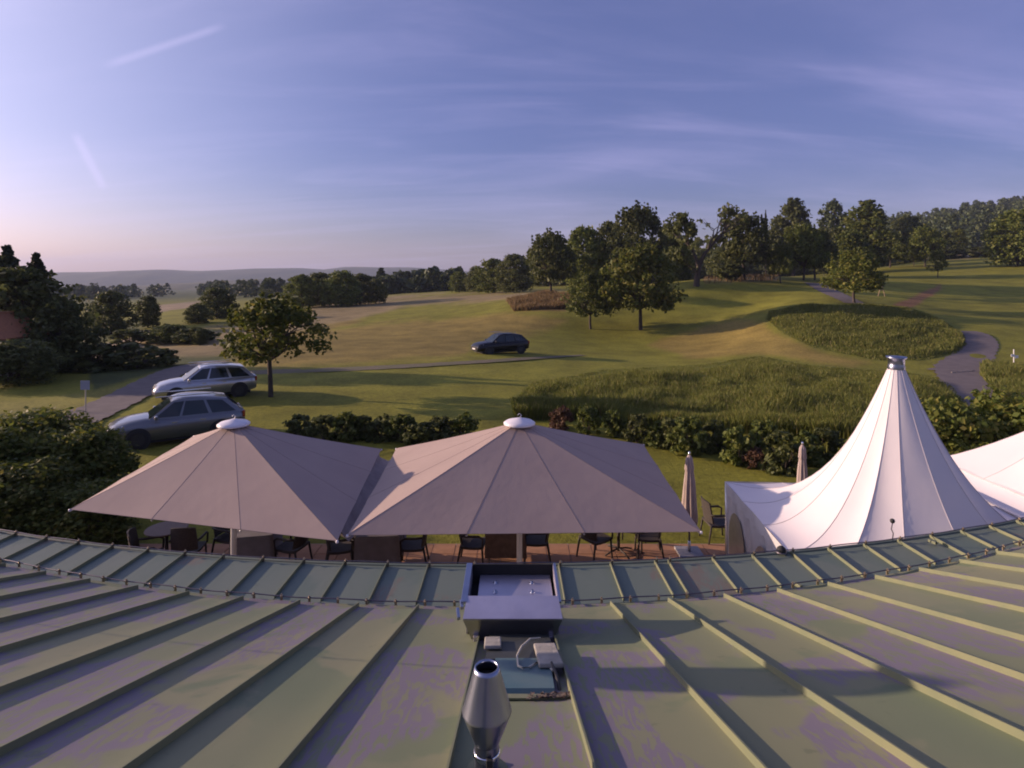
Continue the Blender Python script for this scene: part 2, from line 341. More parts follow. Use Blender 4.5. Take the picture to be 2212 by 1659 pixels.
def terrain(x, y):
    x = np.asarray(x, float); y = np.asarray(y, float); sh = x.shape; x = x.ravel(); y = y.ravel()
    d = np.clip(y, 4, 6000); out = np.zeros(len(x))
    u = _uv(CX + FPX * x / d, d)
    for i in range(0, len(x), 20000):
        q = u[i:i + 20000]; r = np.linalg.norm(q[:, None] - _U[None], axis=-1)
        out[i:i + 20000] = _k(r) @ _w[:_n] + _w[_n] + q @ _w[_n + 1:]
    z = out * d / FPX
    f = np.clip((d - 14) / 14, 0, 1); z = z * f * f * (3 - 2 * f)
    return z.reshape(sh)
def tz(x, y): return float(terrain(np.array([x]), np.array([y]))[0])
_DS = np.exp(np.linspace(math.log(8), math.log(900), 700))
def ground(px, py):
    """first point of the ground seen through a photo position"""
    X = (px - CX) / FPX * _DS; zt = terrain(X, _DS); zr = CAM_Z - (py - HY) / FPX * _DS
    k = np.where(zt >= zr)[0]; k = k[0] if len(k) else len(_DS) - 1
    a, b = _DS[max(k - 1, 0)], _DS[k]
    for _ in range(18):
        m = (a + b) / 2
        if tz((px - CX) / FPX * m, m) >= CAM_Z - (py - HY) / FPX * m: b = m
        else: a = m
    X = (px - CX) / FPX * b; return Vector((X, b, tz(X, b)))
def inpoly(px, py, poly):
    """signed distance (px) to a polygon, positive inside; vectorised"""
    poly = np.array(poly, float); a = poly; b = np.roll(poly, -1, 0); ins = np.zeros(len(px), bool); dm = np.full(len(px), 1e9)
    for (x0, y0), (x1, y1) in zip(a, b):
        c = ((y0 > py) != (y1 > py)) & (px < (x1 - x0) * (py - y0) / (y1 - y0 + 1e-12) + x0); ins ^= c
        dx, dy = x1 - x0, y1 - y0; t = np.clip(((px - x0) * dx + (py - y0) * dy) / (dx * dx + dy * dy + 1e-9), 0, 1)
        dm = np.minimum(dm, np.hypot(px - x0 - t * dx, py - y0 - t * dy))
    return np.where(ins, dm, -dm)

# turf of different kinds on the course: mown fairway, dry fairway, rough, sand, ripe field
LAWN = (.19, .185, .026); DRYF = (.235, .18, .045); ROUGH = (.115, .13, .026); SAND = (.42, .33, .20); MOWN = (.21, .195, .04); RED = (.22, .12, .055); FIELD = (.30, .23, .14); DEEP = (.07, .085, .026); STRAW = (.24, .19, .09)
zones = [
 ([(690, 690), (900, 672), (1080, 662), (1230, 690), (1180, 712), (1020, 735), (1010, 768), (760, 782), (560, 792), (480, 780), (560, 720)], DRYF, 14),
 ([(760, 655), (1000, 636), (1200, 628), (1240, 640), (1090, 655), (900, 668), (700, 700), (560, 730), (620, 690)], STRAW, 9),
 ([(880, 660), (1100, 648), (1300, 665), (1300, 690), (1100, 676), (760, 706), (720, 712)], LAWN, 8),
 ([(1095, 646), (1180, 632), (1250, 640), (1235, 668), (1110, 672)], RED, 6),
 ([(700, 640), (830, 640), (960, 632), (820, 655), (640, 690)], STRAW, 7),
 ([(175, 755), (300, 724), (345, 728), (335, 742), (260, 765), (182, 784)], SAND, 3),
 ([(335, 660), (430, 650), (440, 660), (345, 674)], FIELD, 2),
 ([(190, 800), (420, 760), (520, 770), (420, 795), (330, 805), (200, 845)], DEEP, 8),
 ([(300, 735), (520, 700), (700, 690), (560, 730), (470, 770), (330, 770)], STRAW, 10),
 ([(1110, 905), (1112, 862), (1150, 828), (1300, 800), (1500, 790), (1640, 765), (1760, 790), (1990, 805), (2060, 830), (2110, 880), (1990, 900), (1860, 955), (1500, 922), (1260, 902)], ROUGH, 8),
 ([(1655, 690), (1660, 672), (1740, 658), (1850, 655), (1960, 662), (2030, 690), (2080, 720), (2092, 745), (2070, 765), (1990, 778), (1900, 778), (1760, 752), (1690, 720)], ROUGH, 4),
 ([(1590, 690), (1655, 700), (1690, 726), (1760, 757), (1880, 782), (1840, 790), (1640, 765), (1480, 770), (1400, 745)], DRYF, 9),
 ([(1930, 660), (1990, 632), (2030, 615), (2035, 624), (2000, 648), (1960, 668)], RED, 5),
 ([(1520, 590), (1680, 588), (1680, 606), (1520, 612)], STRAW, 5),
 ([(2030, 535), (2212, 530), (2212, 556), (2000, 560)], STRAW, 5),
 ([(2080, 547), (2150, 544), (2150, 549), (2080, 553)], SAND, 2),
 ([(2115, 780), (2212, 792), (2400, 800), (2400, 880), (2150, 862), (2105, 800)], ROUGH, 5),
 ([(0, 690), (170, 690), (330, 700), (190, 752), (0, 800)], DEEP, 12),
 ([(-400, 880), (60, 862), (260, 832), (330, 830), (180, 900), (-400, 980)], MOWN, 8)]
pxs = np.concatenate([np.linspace(-3600, -450, 24)[:-1], np.arange(-450, 2660, 5.5), np.linspace(2660, 5800, 24)[1:]])
ys_ = [HY + 7800 / 4.0]
dl = [4.0]
while dl[-1] < 5800:
    d = dl[-1]; dl.append(d + max(min(3.2 * d * d / 7800, d * .028), .12 if d > 12 else .5))
dl = np.array(dl)
PXg, Dg = np.meshgrid(pxs, dl); Xg = (PXg - CX) / FPX * Dg; Zg = terrain(Xg, Dg)
PYg = HY - (Zg - CAM_Z) / Dg * FPX
def fbm(x, y, s, seed):
    r = np.random.default_rng(seed); out = 0; amp = 1
    for o in range(4):
        for k in range(3):
            a = r.uniform(0, 6.28); f = s * 2 ** o * r.uniform(.7, 1.3); out = out + amp * np.sin((x * math.cos(a) + y * math.sin(a)) * f + r.uniform(0, 6.28)) / 3
        amp *= .55
    return out
pxf, pyf = PXg.ravel(), PYg.ravel(); xf, yf = Xg.ravel(), Dg.ravel()
Zg = Zg + np.where(Dg > 16, fbm(Xg, Dg, .35, 3) * .05 * np.clip((Dg - 16) / 20, 0, 1), 0)
colr = np.tile(np.array(LAWN), (len(pxf), 1)); jit = fbm(xf, yf, .55, 5)
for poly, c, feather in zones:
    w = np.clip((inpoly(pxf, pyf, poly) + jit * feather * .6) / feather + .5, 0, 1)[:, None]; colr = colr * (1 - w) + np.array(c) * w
blot = fbm(xf, yf, .12, 9)[:, None] * .5 + .5
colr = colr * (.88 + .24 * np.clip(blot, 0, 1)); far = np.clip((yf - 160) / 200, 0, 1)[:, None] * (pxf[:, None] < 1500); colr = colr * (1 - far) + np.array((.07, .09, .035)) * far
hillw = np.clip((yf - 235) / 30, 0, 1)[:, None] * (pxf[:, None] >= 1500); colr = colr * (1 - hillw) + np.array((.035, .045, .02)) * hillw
nr, nc = PXg.shape
V = np.stack([xf, yf, Zg.ravel()], -1)
back = np.stack([(pxs - CX) / FPX * 250, np.full(nc, -250.0), np.zeros(nc)], -1)
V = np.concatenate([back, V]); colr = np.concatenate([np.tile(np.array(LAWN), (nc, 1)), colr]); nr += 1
ii, kk = np.meshgrid(np.arange(nr - 1), np.arange(nc - 1), indexing='ij'); b0 = (ii * nc + kk).ravel()
F = np.stack([b0, b0 + 1, b0 + nc + 1, b0 + nc], -1)
gm = bpy.data.materials.new('turf'); gm.use_nodes = True; t = gm.node_tree; b = t.nodes['Principled BSDF']; Lk = t.links.new
b.inputs['Roughness'].default_value = .9; b.inputs['Specular IOR Level'].default_value = .15
at = t.nodes.new('ShaderNodeAttribute'); at.attribute_name = 'turf'; ge = t.nodes.new('ShaderNodeNewGeometry')
def gnoise(s, det, lo, hi, a, bb_, rough=.6):
    n = t.nodes.new('ShaderNodeTexNoise'); Lk(ge.outputs['Position'], n.inputs['Vector']); n.inputs['Scale'].default_value = s; n.inputs['Detail'].default_value = det; n.inputs['Roughness'].default_value = rough
    r = t.nodes.new('ShaderNodeMapRange'); Lk(n.outputs[0], r.inputs[0]); r.inputs[1].default_value = lo; r.inputs[2].default_value = hi; r.inputs[3].default_value = a; r.inputs[4].default_value = bb_
    return n.outputs[0], r.outputs[0]
h1, f1 = gnoise(.35, 6, .3, .7, .72, 1.28); h2, f2 = gnoise(5, 6, .3, .7, .7, 1.3, .7); h3, f3 = gnoise(22, 3, .3, .7, .8, 1.2)
m1 = t.nodes.new('ShaderNodeMath'); m1.operation = 'MULTIPLY'; Lk(f1, m1.inputs[0]); Lk(f2, m1.inputs[1])
m2 = t.nodes.new('ShaderNodeMath'); m2.operation = 'MULTIPLY'; Lk(m1.outputs[0], m2.inputs[0]); Lk(f3, m2.inputs[1])
vm = t.nodes.new('ShaderNodeVectorMath'); vm.operation = 'SCALE'; Lk(at.outputs['Color'], vm.inputs[0]); Lk(m2.outputs[0], vm.inputs['Scale']); Lk(vm.outputs[0], b.inputs['Base Color'])
bp = t.nodes.new('ShaderNodeBump'); bp.inputs['Distance'].default_value = .05; bp.inputs['Strength'].default_value = .8; Lk(h2, bp.inputs['Height'])
bp2 = t.nodes.new('ShaderNodeBump'); bp2.inputs['Distance'].default_value = .02; bp2.inputs['Strength'].default_value = .7; Lk(h3, bp2.inputs['Height']); Lk(bp.outputs[0], bp2.inputs['Normal']); Lk(bp2.outputs[0], b.inputs['Normal'])
gme = np_mesh('ground', V, F, gm, True)
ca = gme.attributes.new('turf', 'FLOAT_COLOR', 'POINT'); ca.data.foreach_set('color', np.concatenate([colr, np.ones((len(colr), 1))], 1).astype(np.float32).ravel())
go = link('ground', gme); tag(go, 'rolling green golf course turf behind the terrace', kind='structure')

# far hills beyond the valley
def ridge(name, label, prof, d0, depth, seed, mt):
    xs = np.linspace(prof[0][0], prof[-1][0], 160); top = np.interp(xs, [p[0] for p in prof], [p[1] for p in prof])
    r = np.random.default_rng(seed); top = top + np.convolve(r.normal(0, 1.2, 160), np.ones(3) / 3, 'same') * .5
    rows = []
    for k, s in enumerate(np.linspace(-1, 1, 13)):
        d = d0 + s * depth; zt = CAM_Z + (HY - top) / FPX * d0; prof_h = max(0, 1 - s * s) ** 1.1
        z = -38 + (zt + 38) * prof_h + r.normal(0, 1.0, 160) * prof_h * (1 - prof_h) * 8
        rows.append(np.stack([(xs - CX) / FPX * d0 * (1 + .15 * s), np.full(160, d), z], -1))
    v = np.concatenate(rows); a, c = np.meshgrid(np.arange(12), np.arange(159), indexing='ij'); q = (a * 160 + c).ravel()
    o = link(name, np_mesh(name, v, np.stack([q, q + 1, q + 161, q + 160], -1), mt, True)); tag(o, label, kind='structure'); return o
M['hillwood'] = mat('wooded_hillside', (.035, .05, .03), (.06, .07, .04), .008, .95, lo=.4, hi=.6)
M['hillfield'] = mat('valley_wood', (.03, .045, .025), (.08, .085, .04), .02, .95, lo=.45, hi=.65)
ridge('far_hill', 'long low wooded hill on the horizon at the left', [(-1500, 592), (-400, 590), (100, 589), (220, 587), (340, 582), (420, 585), (560, 580), (640, 579), (700, 582), (745, 577), (880, 577), (960, 582), (1030, 588), (1150, 592), (1400, 594), (2300, 594)], 2600, 600, 3, M['hillwood'])
ridge('near_hill', 'darker low ridge of woodland below the horizon', [(-1500, 628), (0, 626), (200, 622), (420, 610), (560, 602), (700, 606), (860, 598), (960, 598), (1060, 596), (1200, 600), (1500, 606)], 1250, 300, 4, M['hillfield'])

# roads and paths: sheets laid just above the turf
def ribbon(name, label, pts, width, mt, lift=.05, step=24):
    g = [ground(*p) for p in pts]; dense = []
    for i in range(len(g) - 1):
        p0, p1, p2, p3 = g[max(i - 1, 0)], g[i], g[i + 1], g[min(i + 2, len(g) - 1)]
        for k in range(step):
            s = k / step; dense.append(.5 * ((2 * p1) + (p2 - p0) * s + (2 * p0 - 5 * p1 + 4 * p2 - p3) * s * s + (3 * p1 - p0 - 3 * p2 + p3) * s ** 3))
    dense.append(g[-1]); rows = []
    w = width if isinstance(width, (list, tuple)) else [width] * len(pts)
    for i, p in enumerate(dense):
        tn = (dense[min(i + 1, len(dense) - 1)] - dense[max(i - 1, 0)]); tn.z = 0; tn.normalize(); nn = Vector((-tn.y, tn.x, 0))
        ww = float(np.interp(i / (len(dense) - 1) * (len(pts) - 1), range(len(pts)), w)); ww *= 1 + .05 * math.sin(i * .9) + .04 * math.sin(i * 2.3)
        row = []
        for s in (-1, -.5, 0, .5, 1):
            q = p + nn * ww / 2 * s; row.append((q.x, q.y, tz(q.x, q.y) + lift))
        rows.append(row)
    o = MB().grid(rows).build(name, mt, smooth=True); tag(o, label, kind='structure'); return o
ribbon('road', 'grey asphalt drive curving past the parked cars at the left', [(20, 985), (150, 915), (265, 862), (345, 818), (400, 795), (470, 782)], [2.2, 2.2, 2.1, 2.0, 2.0, 2.0], M['asphalt'])
ribbon('track', 'worn earth track across the fairway below the black car', [(500, 808), (620, 803), (800, 796), (960, 787), (1100, 778), (1260, 768)], [2.2, 2.0, 1.8, 1.6, 1.3, .7], M['dirt'], .045)
ribbon('cart_path', 'asphalt cart path bending round the grassy mound', [(2150, 905), (2128, 862), (2092, 822), (2082, 795), (2106, 765), (2120, 742), (2110, 724), (2085, 716)], [2.6, 2.6, 2.9, 3.2, 2.4, 2.2, 2.0, 1.8], M['asphalt'])
ribbon('side_path', 'short asphalt spur running left from the cart path', [(2082, 800), (2045, 799), (2005, 800)], [2.4, 1.5, .3], M['asphalt'], .056)
ribbon('upper_path', 'narrow asphalt path under the trees on the slope', [(1848, 657), (1815, 641), (1785, 627), (1757, 612)], [2.4, 2.4, 2.6, 2.6], M['asphalt'], .07)
kp = [ground(2055, 807), ground(2105, 803)]
kb = MB()
for i in range(5):
    a = kp[0].lerp(kp[1], i / 5 + .01); c = kp[0].lerp(kp[1], i / 5 + .19); kb.tube([a + Vector((0, 0, .06)), c + Vector((0, 0, .06))], .035, 6)
tag(kb.build('drain_kerb', M['kerb']), 'pale drain strip laid across the cart path', 'kerb')

# ------------------------------------------------------------------ the clubhouse roof in the foreground
def de(x): return 5.49 + .0335 * (x + .4) ** 2           # line where the main roof meets the flat eave
def do(x): return 6.46 + .0255 * (x + .4) ** 2           # outer edge of the eave
ZE, ZO, SL = 2.984, 2.90, .3615
RIDGE = 5.9                                               # length of the roof in plan from eave joint to ridge
def zr(x, y): return ZE + SL * (de(x) - y)
roof = empty('clubhouse_roof', (0, 5.0, 0)); ROFF = Vector((0, 5.0, 0))
tag(roof, 'green patinated copper standing seam roof across the foreground', 'roof')
def rp(p): return (p[0], p[1] - 5.0, p[2])
seams = [-.85 - .553 * k for k in range(14)][::-1] + [-.235, .30, .905] + [.905 + .545 * k for k in range(1, 14)]
SR = .0055
for a, c in zip(seams[:-1], seams[1:]):
    rows = []
    for k in range(13):
        s = k / 12; row = []
        for q in (0, .08, .35, .65, .92, 1):
            x = a + .004 + (c - a - .008) * q; y = de(x) - .045 - s * (RIDGE - .045)
            lift = .006 if q in (0, 1) else (-.002 if .3 < q < .7 else 0)
            row.append(rp((x, y, zr(x, y) + lift)))
        rows.append(row)
    MB().slab(rows, .008).build('roof_panel', M['copper'], roof, True)
for x in seams:
    rows = []
    for k in range(2):
        y = de(x) - .02 - k * (RIDGE - .02); z = zr(x, y)
        rows.append([(x - SR, y, z - .008), (x - SR * .8, y, z + .042), (x + SR * .8, y, z + .042), (x + SR, y, z - .008)])
    b = MB(); b.grid([[rp(p) for p in r] for r in rows]); b.add([rp(p) for p in rows[0]], [(0, 1, 2, 3)]); b.build('standing_seam', M['seam'], roof)
# the flat eave strip, sheet by sheet
ribs = [-2.27 - .462 * k for k in range(13)][::-1] + [-1.81, -1.35, -.90, -.42, .50, 1.06, 1.55, 1.70] + [2.20 + .465 * k for k in range(14)]
def ze(x, s): return ZE - .045 + (ZO - ZE + .045) * s     # s: 0 at the joint, 1 at the outer edge
def pe(x, s, dz=0): y = de(x) + (do(x) - de(x)) * s; return rp((x, y, ze(x, s) + dz))
for a, c in zip(ribs[:-1], ribs[1:]):
    rows = [[pe(a + .004 + (c - a - .008) * q, s, .004 if s == 1 else 0) for q in (0, .5, 1)] for s in (0, .14, .5, .9, .97, 1)]
    MB().slab(rows, .008).build('eave_panel', M['copper_eave'], roof)
for x in ribs:
    b = MB(); pts = [pe(x, s, 0) for s in (.16, .98)]
    b.grid([[(p[0] - .006, p[1], p[2] - .004), (p[0] - .005, p[1], p[2] + .034), (p[0] + .005, p[1], p[2] + .034), (p[0] + .006, p[1], p[2] - .004)] for p in pts])
    for p in pts: b.add([(p[0] - .006, p[1], p[2] - .004), (p[0] - .005, p[1], p[2] + .034), (p[0] + .005, p[1], p[2] + .034), (p[0] + .006, p[1], p[2] - .004)], [(0, 1, 2, 3)])
    b.build('eave_rib', M['seam'], roof)
xs = np.linspace(-8, 8.2, 120)
# upstand between roof and eave, drip edge, underside, ridge cap, wall below
MB().grid([[rp((x, de(x) - .048, zr(x, de(x) - .048) - .006)) for x in xs], [rp((x, de(x) - .03, zr(x, de(x) - .03) - .004)) for x in xs], [rp((x, de(x) + .012, ZE + .012)) for x in xs], [rp((x, de(x) + .016, ZE - .05)) for x in xs]]).build('joint_flashing', M['copper'], roof, True)
MB().grid([[rp((x, do(x) - .01, ZO + .008)) for x in xs], [rp((x, do(x) + .012, ZO + .02)) for x in xs], [rp((x, do(x) + .03, ZO + .006)) for x in xs], [rp((x, do(x) + .03, ZO - .16)) for x in xs], [rp((x, do(x) + .0, ZO - .17)) for x in xs]]).build('drip_edge', M['copper_eave'], roof, True)
MB().grid([[rp((x, do(x) + .0, ZO - .165)) for x in xs], [rp((x, de(x) - .6, ZO - .165)) for x in xs]]).build('soffit', M['plaster'], roof)
MB().tube([rp((x, de(x) - RIDGE, zr(x, de(x) - RIDGE) + .02)) for x in xs], .07, 8).build('ridge_cap', M['seam'], roof, True)
MB().grid([[rp((x, de(x) - RIDGE, zr(x, de(x) - RIDGE))) for x in xs], [rp((x, de(x) - RIDGE - 5, ZE)) for x in xs]]).build('rear_slope', M['copper'], roof, True)
wall = MB(); wall.grid([[rp((x, de(x) - .62, 0)) for x in xs], [rp((x, de(x) - .62, ZO - .14)) for x in xs]]); wall.grid([[rp((x, de(x) - RIDGE - 4.6, 0)) for x in xs], [rp((x, de(x) - RIDGE - 4.6, ZE + .1)) for x in xs]])
wall.build('wall', M['plaster'], roof, True)
# lightning conductor wires with their clips
for nm, fy, fz in (('conductor_wire', lambda x: de(x) + .045, lambda x: ZE + .035), ('conductor_wire', lambda x: do(x) - .03, lambda x: ZO + .05)):
    MB().tube([rp((x, fy(x), fz(x) + .004 * math.sin(x * 7))) for x in np.linspace(-8, 8.2, 160)], .0065, 6).build(nm, M['wire'], roof, True)
cb = MB(); cb.box((0, 0, -.02), (.011, .005, .026)); cb.box((0, -.012, .006), (.011, .016, .005)); cb.tube([(0, -.004, -.002), (0, -.004, .022)], .007, 6)
clip_me = cb.mesh('wire_clip', M['clip'])
x = -7.6
while x < 7.9:
    link('wire_clip', clip_me, roof, rp((x, de(x) + .045, ZE + .035)), random.uniform(-.3, .3)); x += .272
for x in ribs[::1]:
    link('wire_clip', clip_me, roof, rp((x + .02, do(x) - .03, ZO + .052)), random.uniform(-.3, .3))
for px, py in ((2015, 1168), (1724, 1261), (2200, 1172)):
    p = onz(px, py, ZE - .02); MB().box(rp((p.x, p.y, ze(0, .2) + .02)), (.02, .045, .016), .35).build('snow_stop', M['seam'], roof, bevel=.004)

# ------------------------------------------------------------------ things on the roof
# steel extract housing at the eave
X0, X1, Y0, Y1, ZT = -.335, .345, 4.22, 5.02, 3.61
hs = empty('extract_housing', (0, 4.62, zr(0, 4.62))); HL = hs.location
tag(hs, 'open topped sheet steel extract housing standing at the eave', 'vent')
def hp(p): return (p[0] - HL.x, p[1] - HL.y, p[2] - HL.z)
def side(x, w):
    b = MB(); b.add([hp((x + dx, y, z)) for dx in (-w, w) for y, z in ((Y0 + .26, zr(0, Y0 + .26) + .0), (Y1, zr(0, Y1) + .0), (Y1, ZT), (Y0 + .26, ZT))], [(0, 1, 2, 3), (7, 6, 5, 4), (0, 4, 5, 1), (1, 5, 6, 2), (2, 6, 7, 3), (3, 7, 4, 0)]); return b
for x in (X0, X1): side(x, .006).build('side_wall', M['steel_dull'], hs)
b = MB(); b.box(hp(((X0 + X1) / 2, Y1 + .004, (ZT + zr(0, Y1)) / 2)), ((X1 - X0) / 2, .006, (ZT - zr(0, Y1)) / 2)); b.build('rear_wall', M['near_black'], hs)
for x, sx in ((X0 - .018, .024), (X1 + .008, .010)):
    MB().box(hp((x, (Y0 + Y1) / 2 + .1, ZT + .005)), (sx, (Y1 - Y0) / 2 - .1, .008)).build('rim_flange', M['steel'], hs, bevel=.003)
MB().box(hp(((X0 + X1) / 2 + .02, (Y0 + Y1) / 2 + .12, ZT - .075)), ((X1 - X0) / 2 - .05, .29, .006), 0, -.07).build('inner_plate', M['steel_dull'], hs, bevel=.004)
MB().box(hp(((X0 + X1) / 2, (Y0 + Y1) / 2 + .1, ZT - .16)), ((X1 - X0) / 2 - .01, .31, .004)).build('duct_floor', M['near_black'], hs)
for bx in (-.13, .16):
    for by in (4.70, 4.86):
        MB().lathe([(0, .02), (.011, .02), (.012, .006), (.02, .004), (.02, 0)], hp((bx, by, ZT - .072 - .07 * (by - 4.74))), 8).build('bolt', M['steel'], hs, True)
# folded cowl towards the camera: top face, curled lip, raked face below
rows = [[hp((x * sx, y, z)) for x in np.linspace(X0 - .01, X1 + .01, 9)] for y, z, sx in ((4.50, ZT + .012, .97), (4.225, ZT - .004, 1.0))]
MB().slab(rows, .006).build('cowl', M['steel_dull'], hs, bevel=.004)
MB().slab([[hp((x * sx, y, z)) for x in np.linspace(X0 - .01, X1 + .01, 5)] for y, z, sx in ((4.2245, ZT - .011, .995), (4.27, zr(0, 4.27) + .012, .83))], .006).build('cowl_face', M['steel_face'], hs)
for sg, xx in ((-1, X0 - .01), (1, X1 + .01)):
    MB().add([hp((xx * s, y, z)) for y, z, s in ((4.49, ZT + .004, .965), (4.225, ZT - .012, .995), (4.27, zr(0, 4.27) + .014, .825), (4.49, zr(0, 4.49) + .02, .9))], [(0, 1, 2, 3)]).build('cowl_cheek', M['steel_dull'], hs)
for y, dx, l in ((4.42, .035, .05), (4.30, .05, .065)):
    MB().box(hp((X0 - dx, y, ZT - .01)), (.012, l, .012), .16).build('latch', M['steel'], hs, bevel=.004)
for sx in (-.255, .275):
    MB().box(hp((sx, 4.30, zr(0, 4.3) + .03)), (.018, .07, .03)).build('foot', M['steel_dull'], hs, bevel=.004)

# low duct cover running down from the housing, two concrete blocks, cable
dc = empty('duct_cover', (.04, 3.7, zr(0, 3.7))); DL = dc.location
tag(dc, 'low dark green sheet metal cover with a teal lower end', 'duct cover')
def sp(x, y, h): return (x - DL.x, y - DL.y, zr(0, y) + h - DL.z)
MB().slab([[sp(x, y, h) for x in (-.16, .05, .26)] for y, h in ((4.33, .05), (3.85, .05), (3.62, .045))], .05).build('upper_sheet', M['dark_green'], dc)
MB().slab([[sp(x, y, h) for x in (-.10, .05, .22)] for y, h in ((3.615, .052), (3.3, .05), (3.12, .03), (3.1, .005))], .03).build('lower_sheet', M['teal'], dc)
MB().slab([[sp(x, y, h) for x in (-.20, .3)] for y, h in ((3.08, .014), (3.02, .012))], .01).build('front_lip', M['seam'], dc)
for nm, cx, cy_, hx, hy, hz, lb in (('concrete_block', -.125, 3.92, .055, .13, .012, 'small pale concrete block at the left of the green duct cover'), ('concrete_block', .215, 3.62, .07, .25, .013, 'larger pale concrete block at the right of the green duct cover')):
    b = MB(); b.box((0, 0, hz), (hx, hy, hz)); o = b.build(nm, M['block'], bevel=.008, loc=(cx, cy_, zr(0, cy_) + .055)); o.rotation_euler = (-math.atan(SL), 0, .03)
    tag(o, lb, 'block')
cpts = [(.19, 4.05, .07), (.12, 3.98, .08), (.06, 3.8, .075), (.03, 3.6, .07), (.035, 3.42, .06), (.06, 3.36, .065), (.10, 3.40, .06), (.14, 3.48, .06), (.19, 3.46, .065), (.23, 3.36, .05)]
b = MB(); b.tube([(x, y - 3.7, zr(0, y) + h - zr(0, 3.7)) for x, y, h in cpts], .006, 7)
tag(b.build('power_cable', M['cable_white'], loc=(0, 3.7, zr(0, 3.7)), smooth=True), 'thin pale cable looping over the green duct cover', 'cable')
b = MB(); b.tube([(.22, .08, .07), (.24, 0, .06), (.25, -.08, .045), (.255, -.16, .03), (.26, -.2, .02)], [.007, .009, .01, .013, .017], 8)
tag(b.build('cable_sleeve', M['rubber'], loc=(0, 3.28, zr(0, 3.2) - .03), smooth=True), 'short black rubber sleeve below the right hand block', 'sleeve')
b = MB(); lr = random.Random(3)
for k in range(150):
    u = lr.gauss(0, 1); x = .21 + .055 * u; y = 3.04 + lr.uniform(-.025, .03); c = Vector((x, y - 3.0, zr(0, y) - zr(0, 3.0) + .012 + .014 * lr.random())); a = Vector((lr.uniform(-1, 1), lr.uniform(-1, 1), lr.uniform(-.3, .3))).normalized() * .014; q = a.cross(Vector((0, .3, 1))).normalized() * .008
    b.add([c - a, c + q, c + a, c - q], [(0, 1, 2, 3)])
tag(b.build('leaf_litter', M['debris'], loc=(0, 3.0, zr(0, 3.0))), 'little heap of dead leaves caught below the block', kind='stuff')

# stainless steel flue with its double cone cowl
FX, FY = -.094, 2.25; FZ = zr(FX, FY)
fl = empty('flue', (FX, FY, FZ)); tag(fl, 'stainless steel flue with a double cone cowl near the camera', 'flue')
MB().lathe([(.045, -.05), (.045, .115)], n=28).build('pipe', M['steel'], fl, True)
MB().lathe([(.047, .06), (.05, .062), (.05, .078), (.047, .08)], n=28).build('clamp_band', M['chrome'], fl, True)
MB().box((.012, -.052, .07), (.012, .008, .014)).build('clamp_screw', M['rubber'], fl, bevel=.003)
MB().lathe([(.046, .11), (.05, .118), (.088, .215), (.091, .222)], n=32).build('lower_cone', M['steel'], fl, True)
MB().lathe([(.091, .222), (.093, .226), (.091, .231), (.050, .375), (.046, .39), (.040, .39), (.044, .372), (.08, .24)], n=32).build('upper_cone', M['steel'], fl, True)
MB().lathe([(.0, .345), (.046, .347)], n=28).build('inner_throat', M['near_black'], fl, True)
MB().lathe([(.05, .0), (.085, -.01), (.1, -.04)], n=28).build('base_flashing', M['seam'], fl, True)

# ------------------------------------------------------------------ terrace paving
ter = empty('terrace', (0, 12, 0)); tag(ter, 'terracotta paved terrace between the roof edge and the lawn', kind='structure')
MB().slab([[(x, y - 12, .012 + 0) for x in (-12, 10.5)] for y in (4.5, 13.55)], .05).build('mortar_bed', M['stone_base'], ter)
slabs = []
for k in range(3):
    w = MB(); w.box((0, 0, .018), (.242, .242, .014 + .001 * k)); slabs.append(w.mesh('paving_slab', M['slab']))
for i in range(-18, 20):
    for j in range(6):
        o = link('paving_slab', slabs[random.randrange(3)], ter, (i * .5, 13.25 - 12 - j * .5, random.uniform(0, .004)))

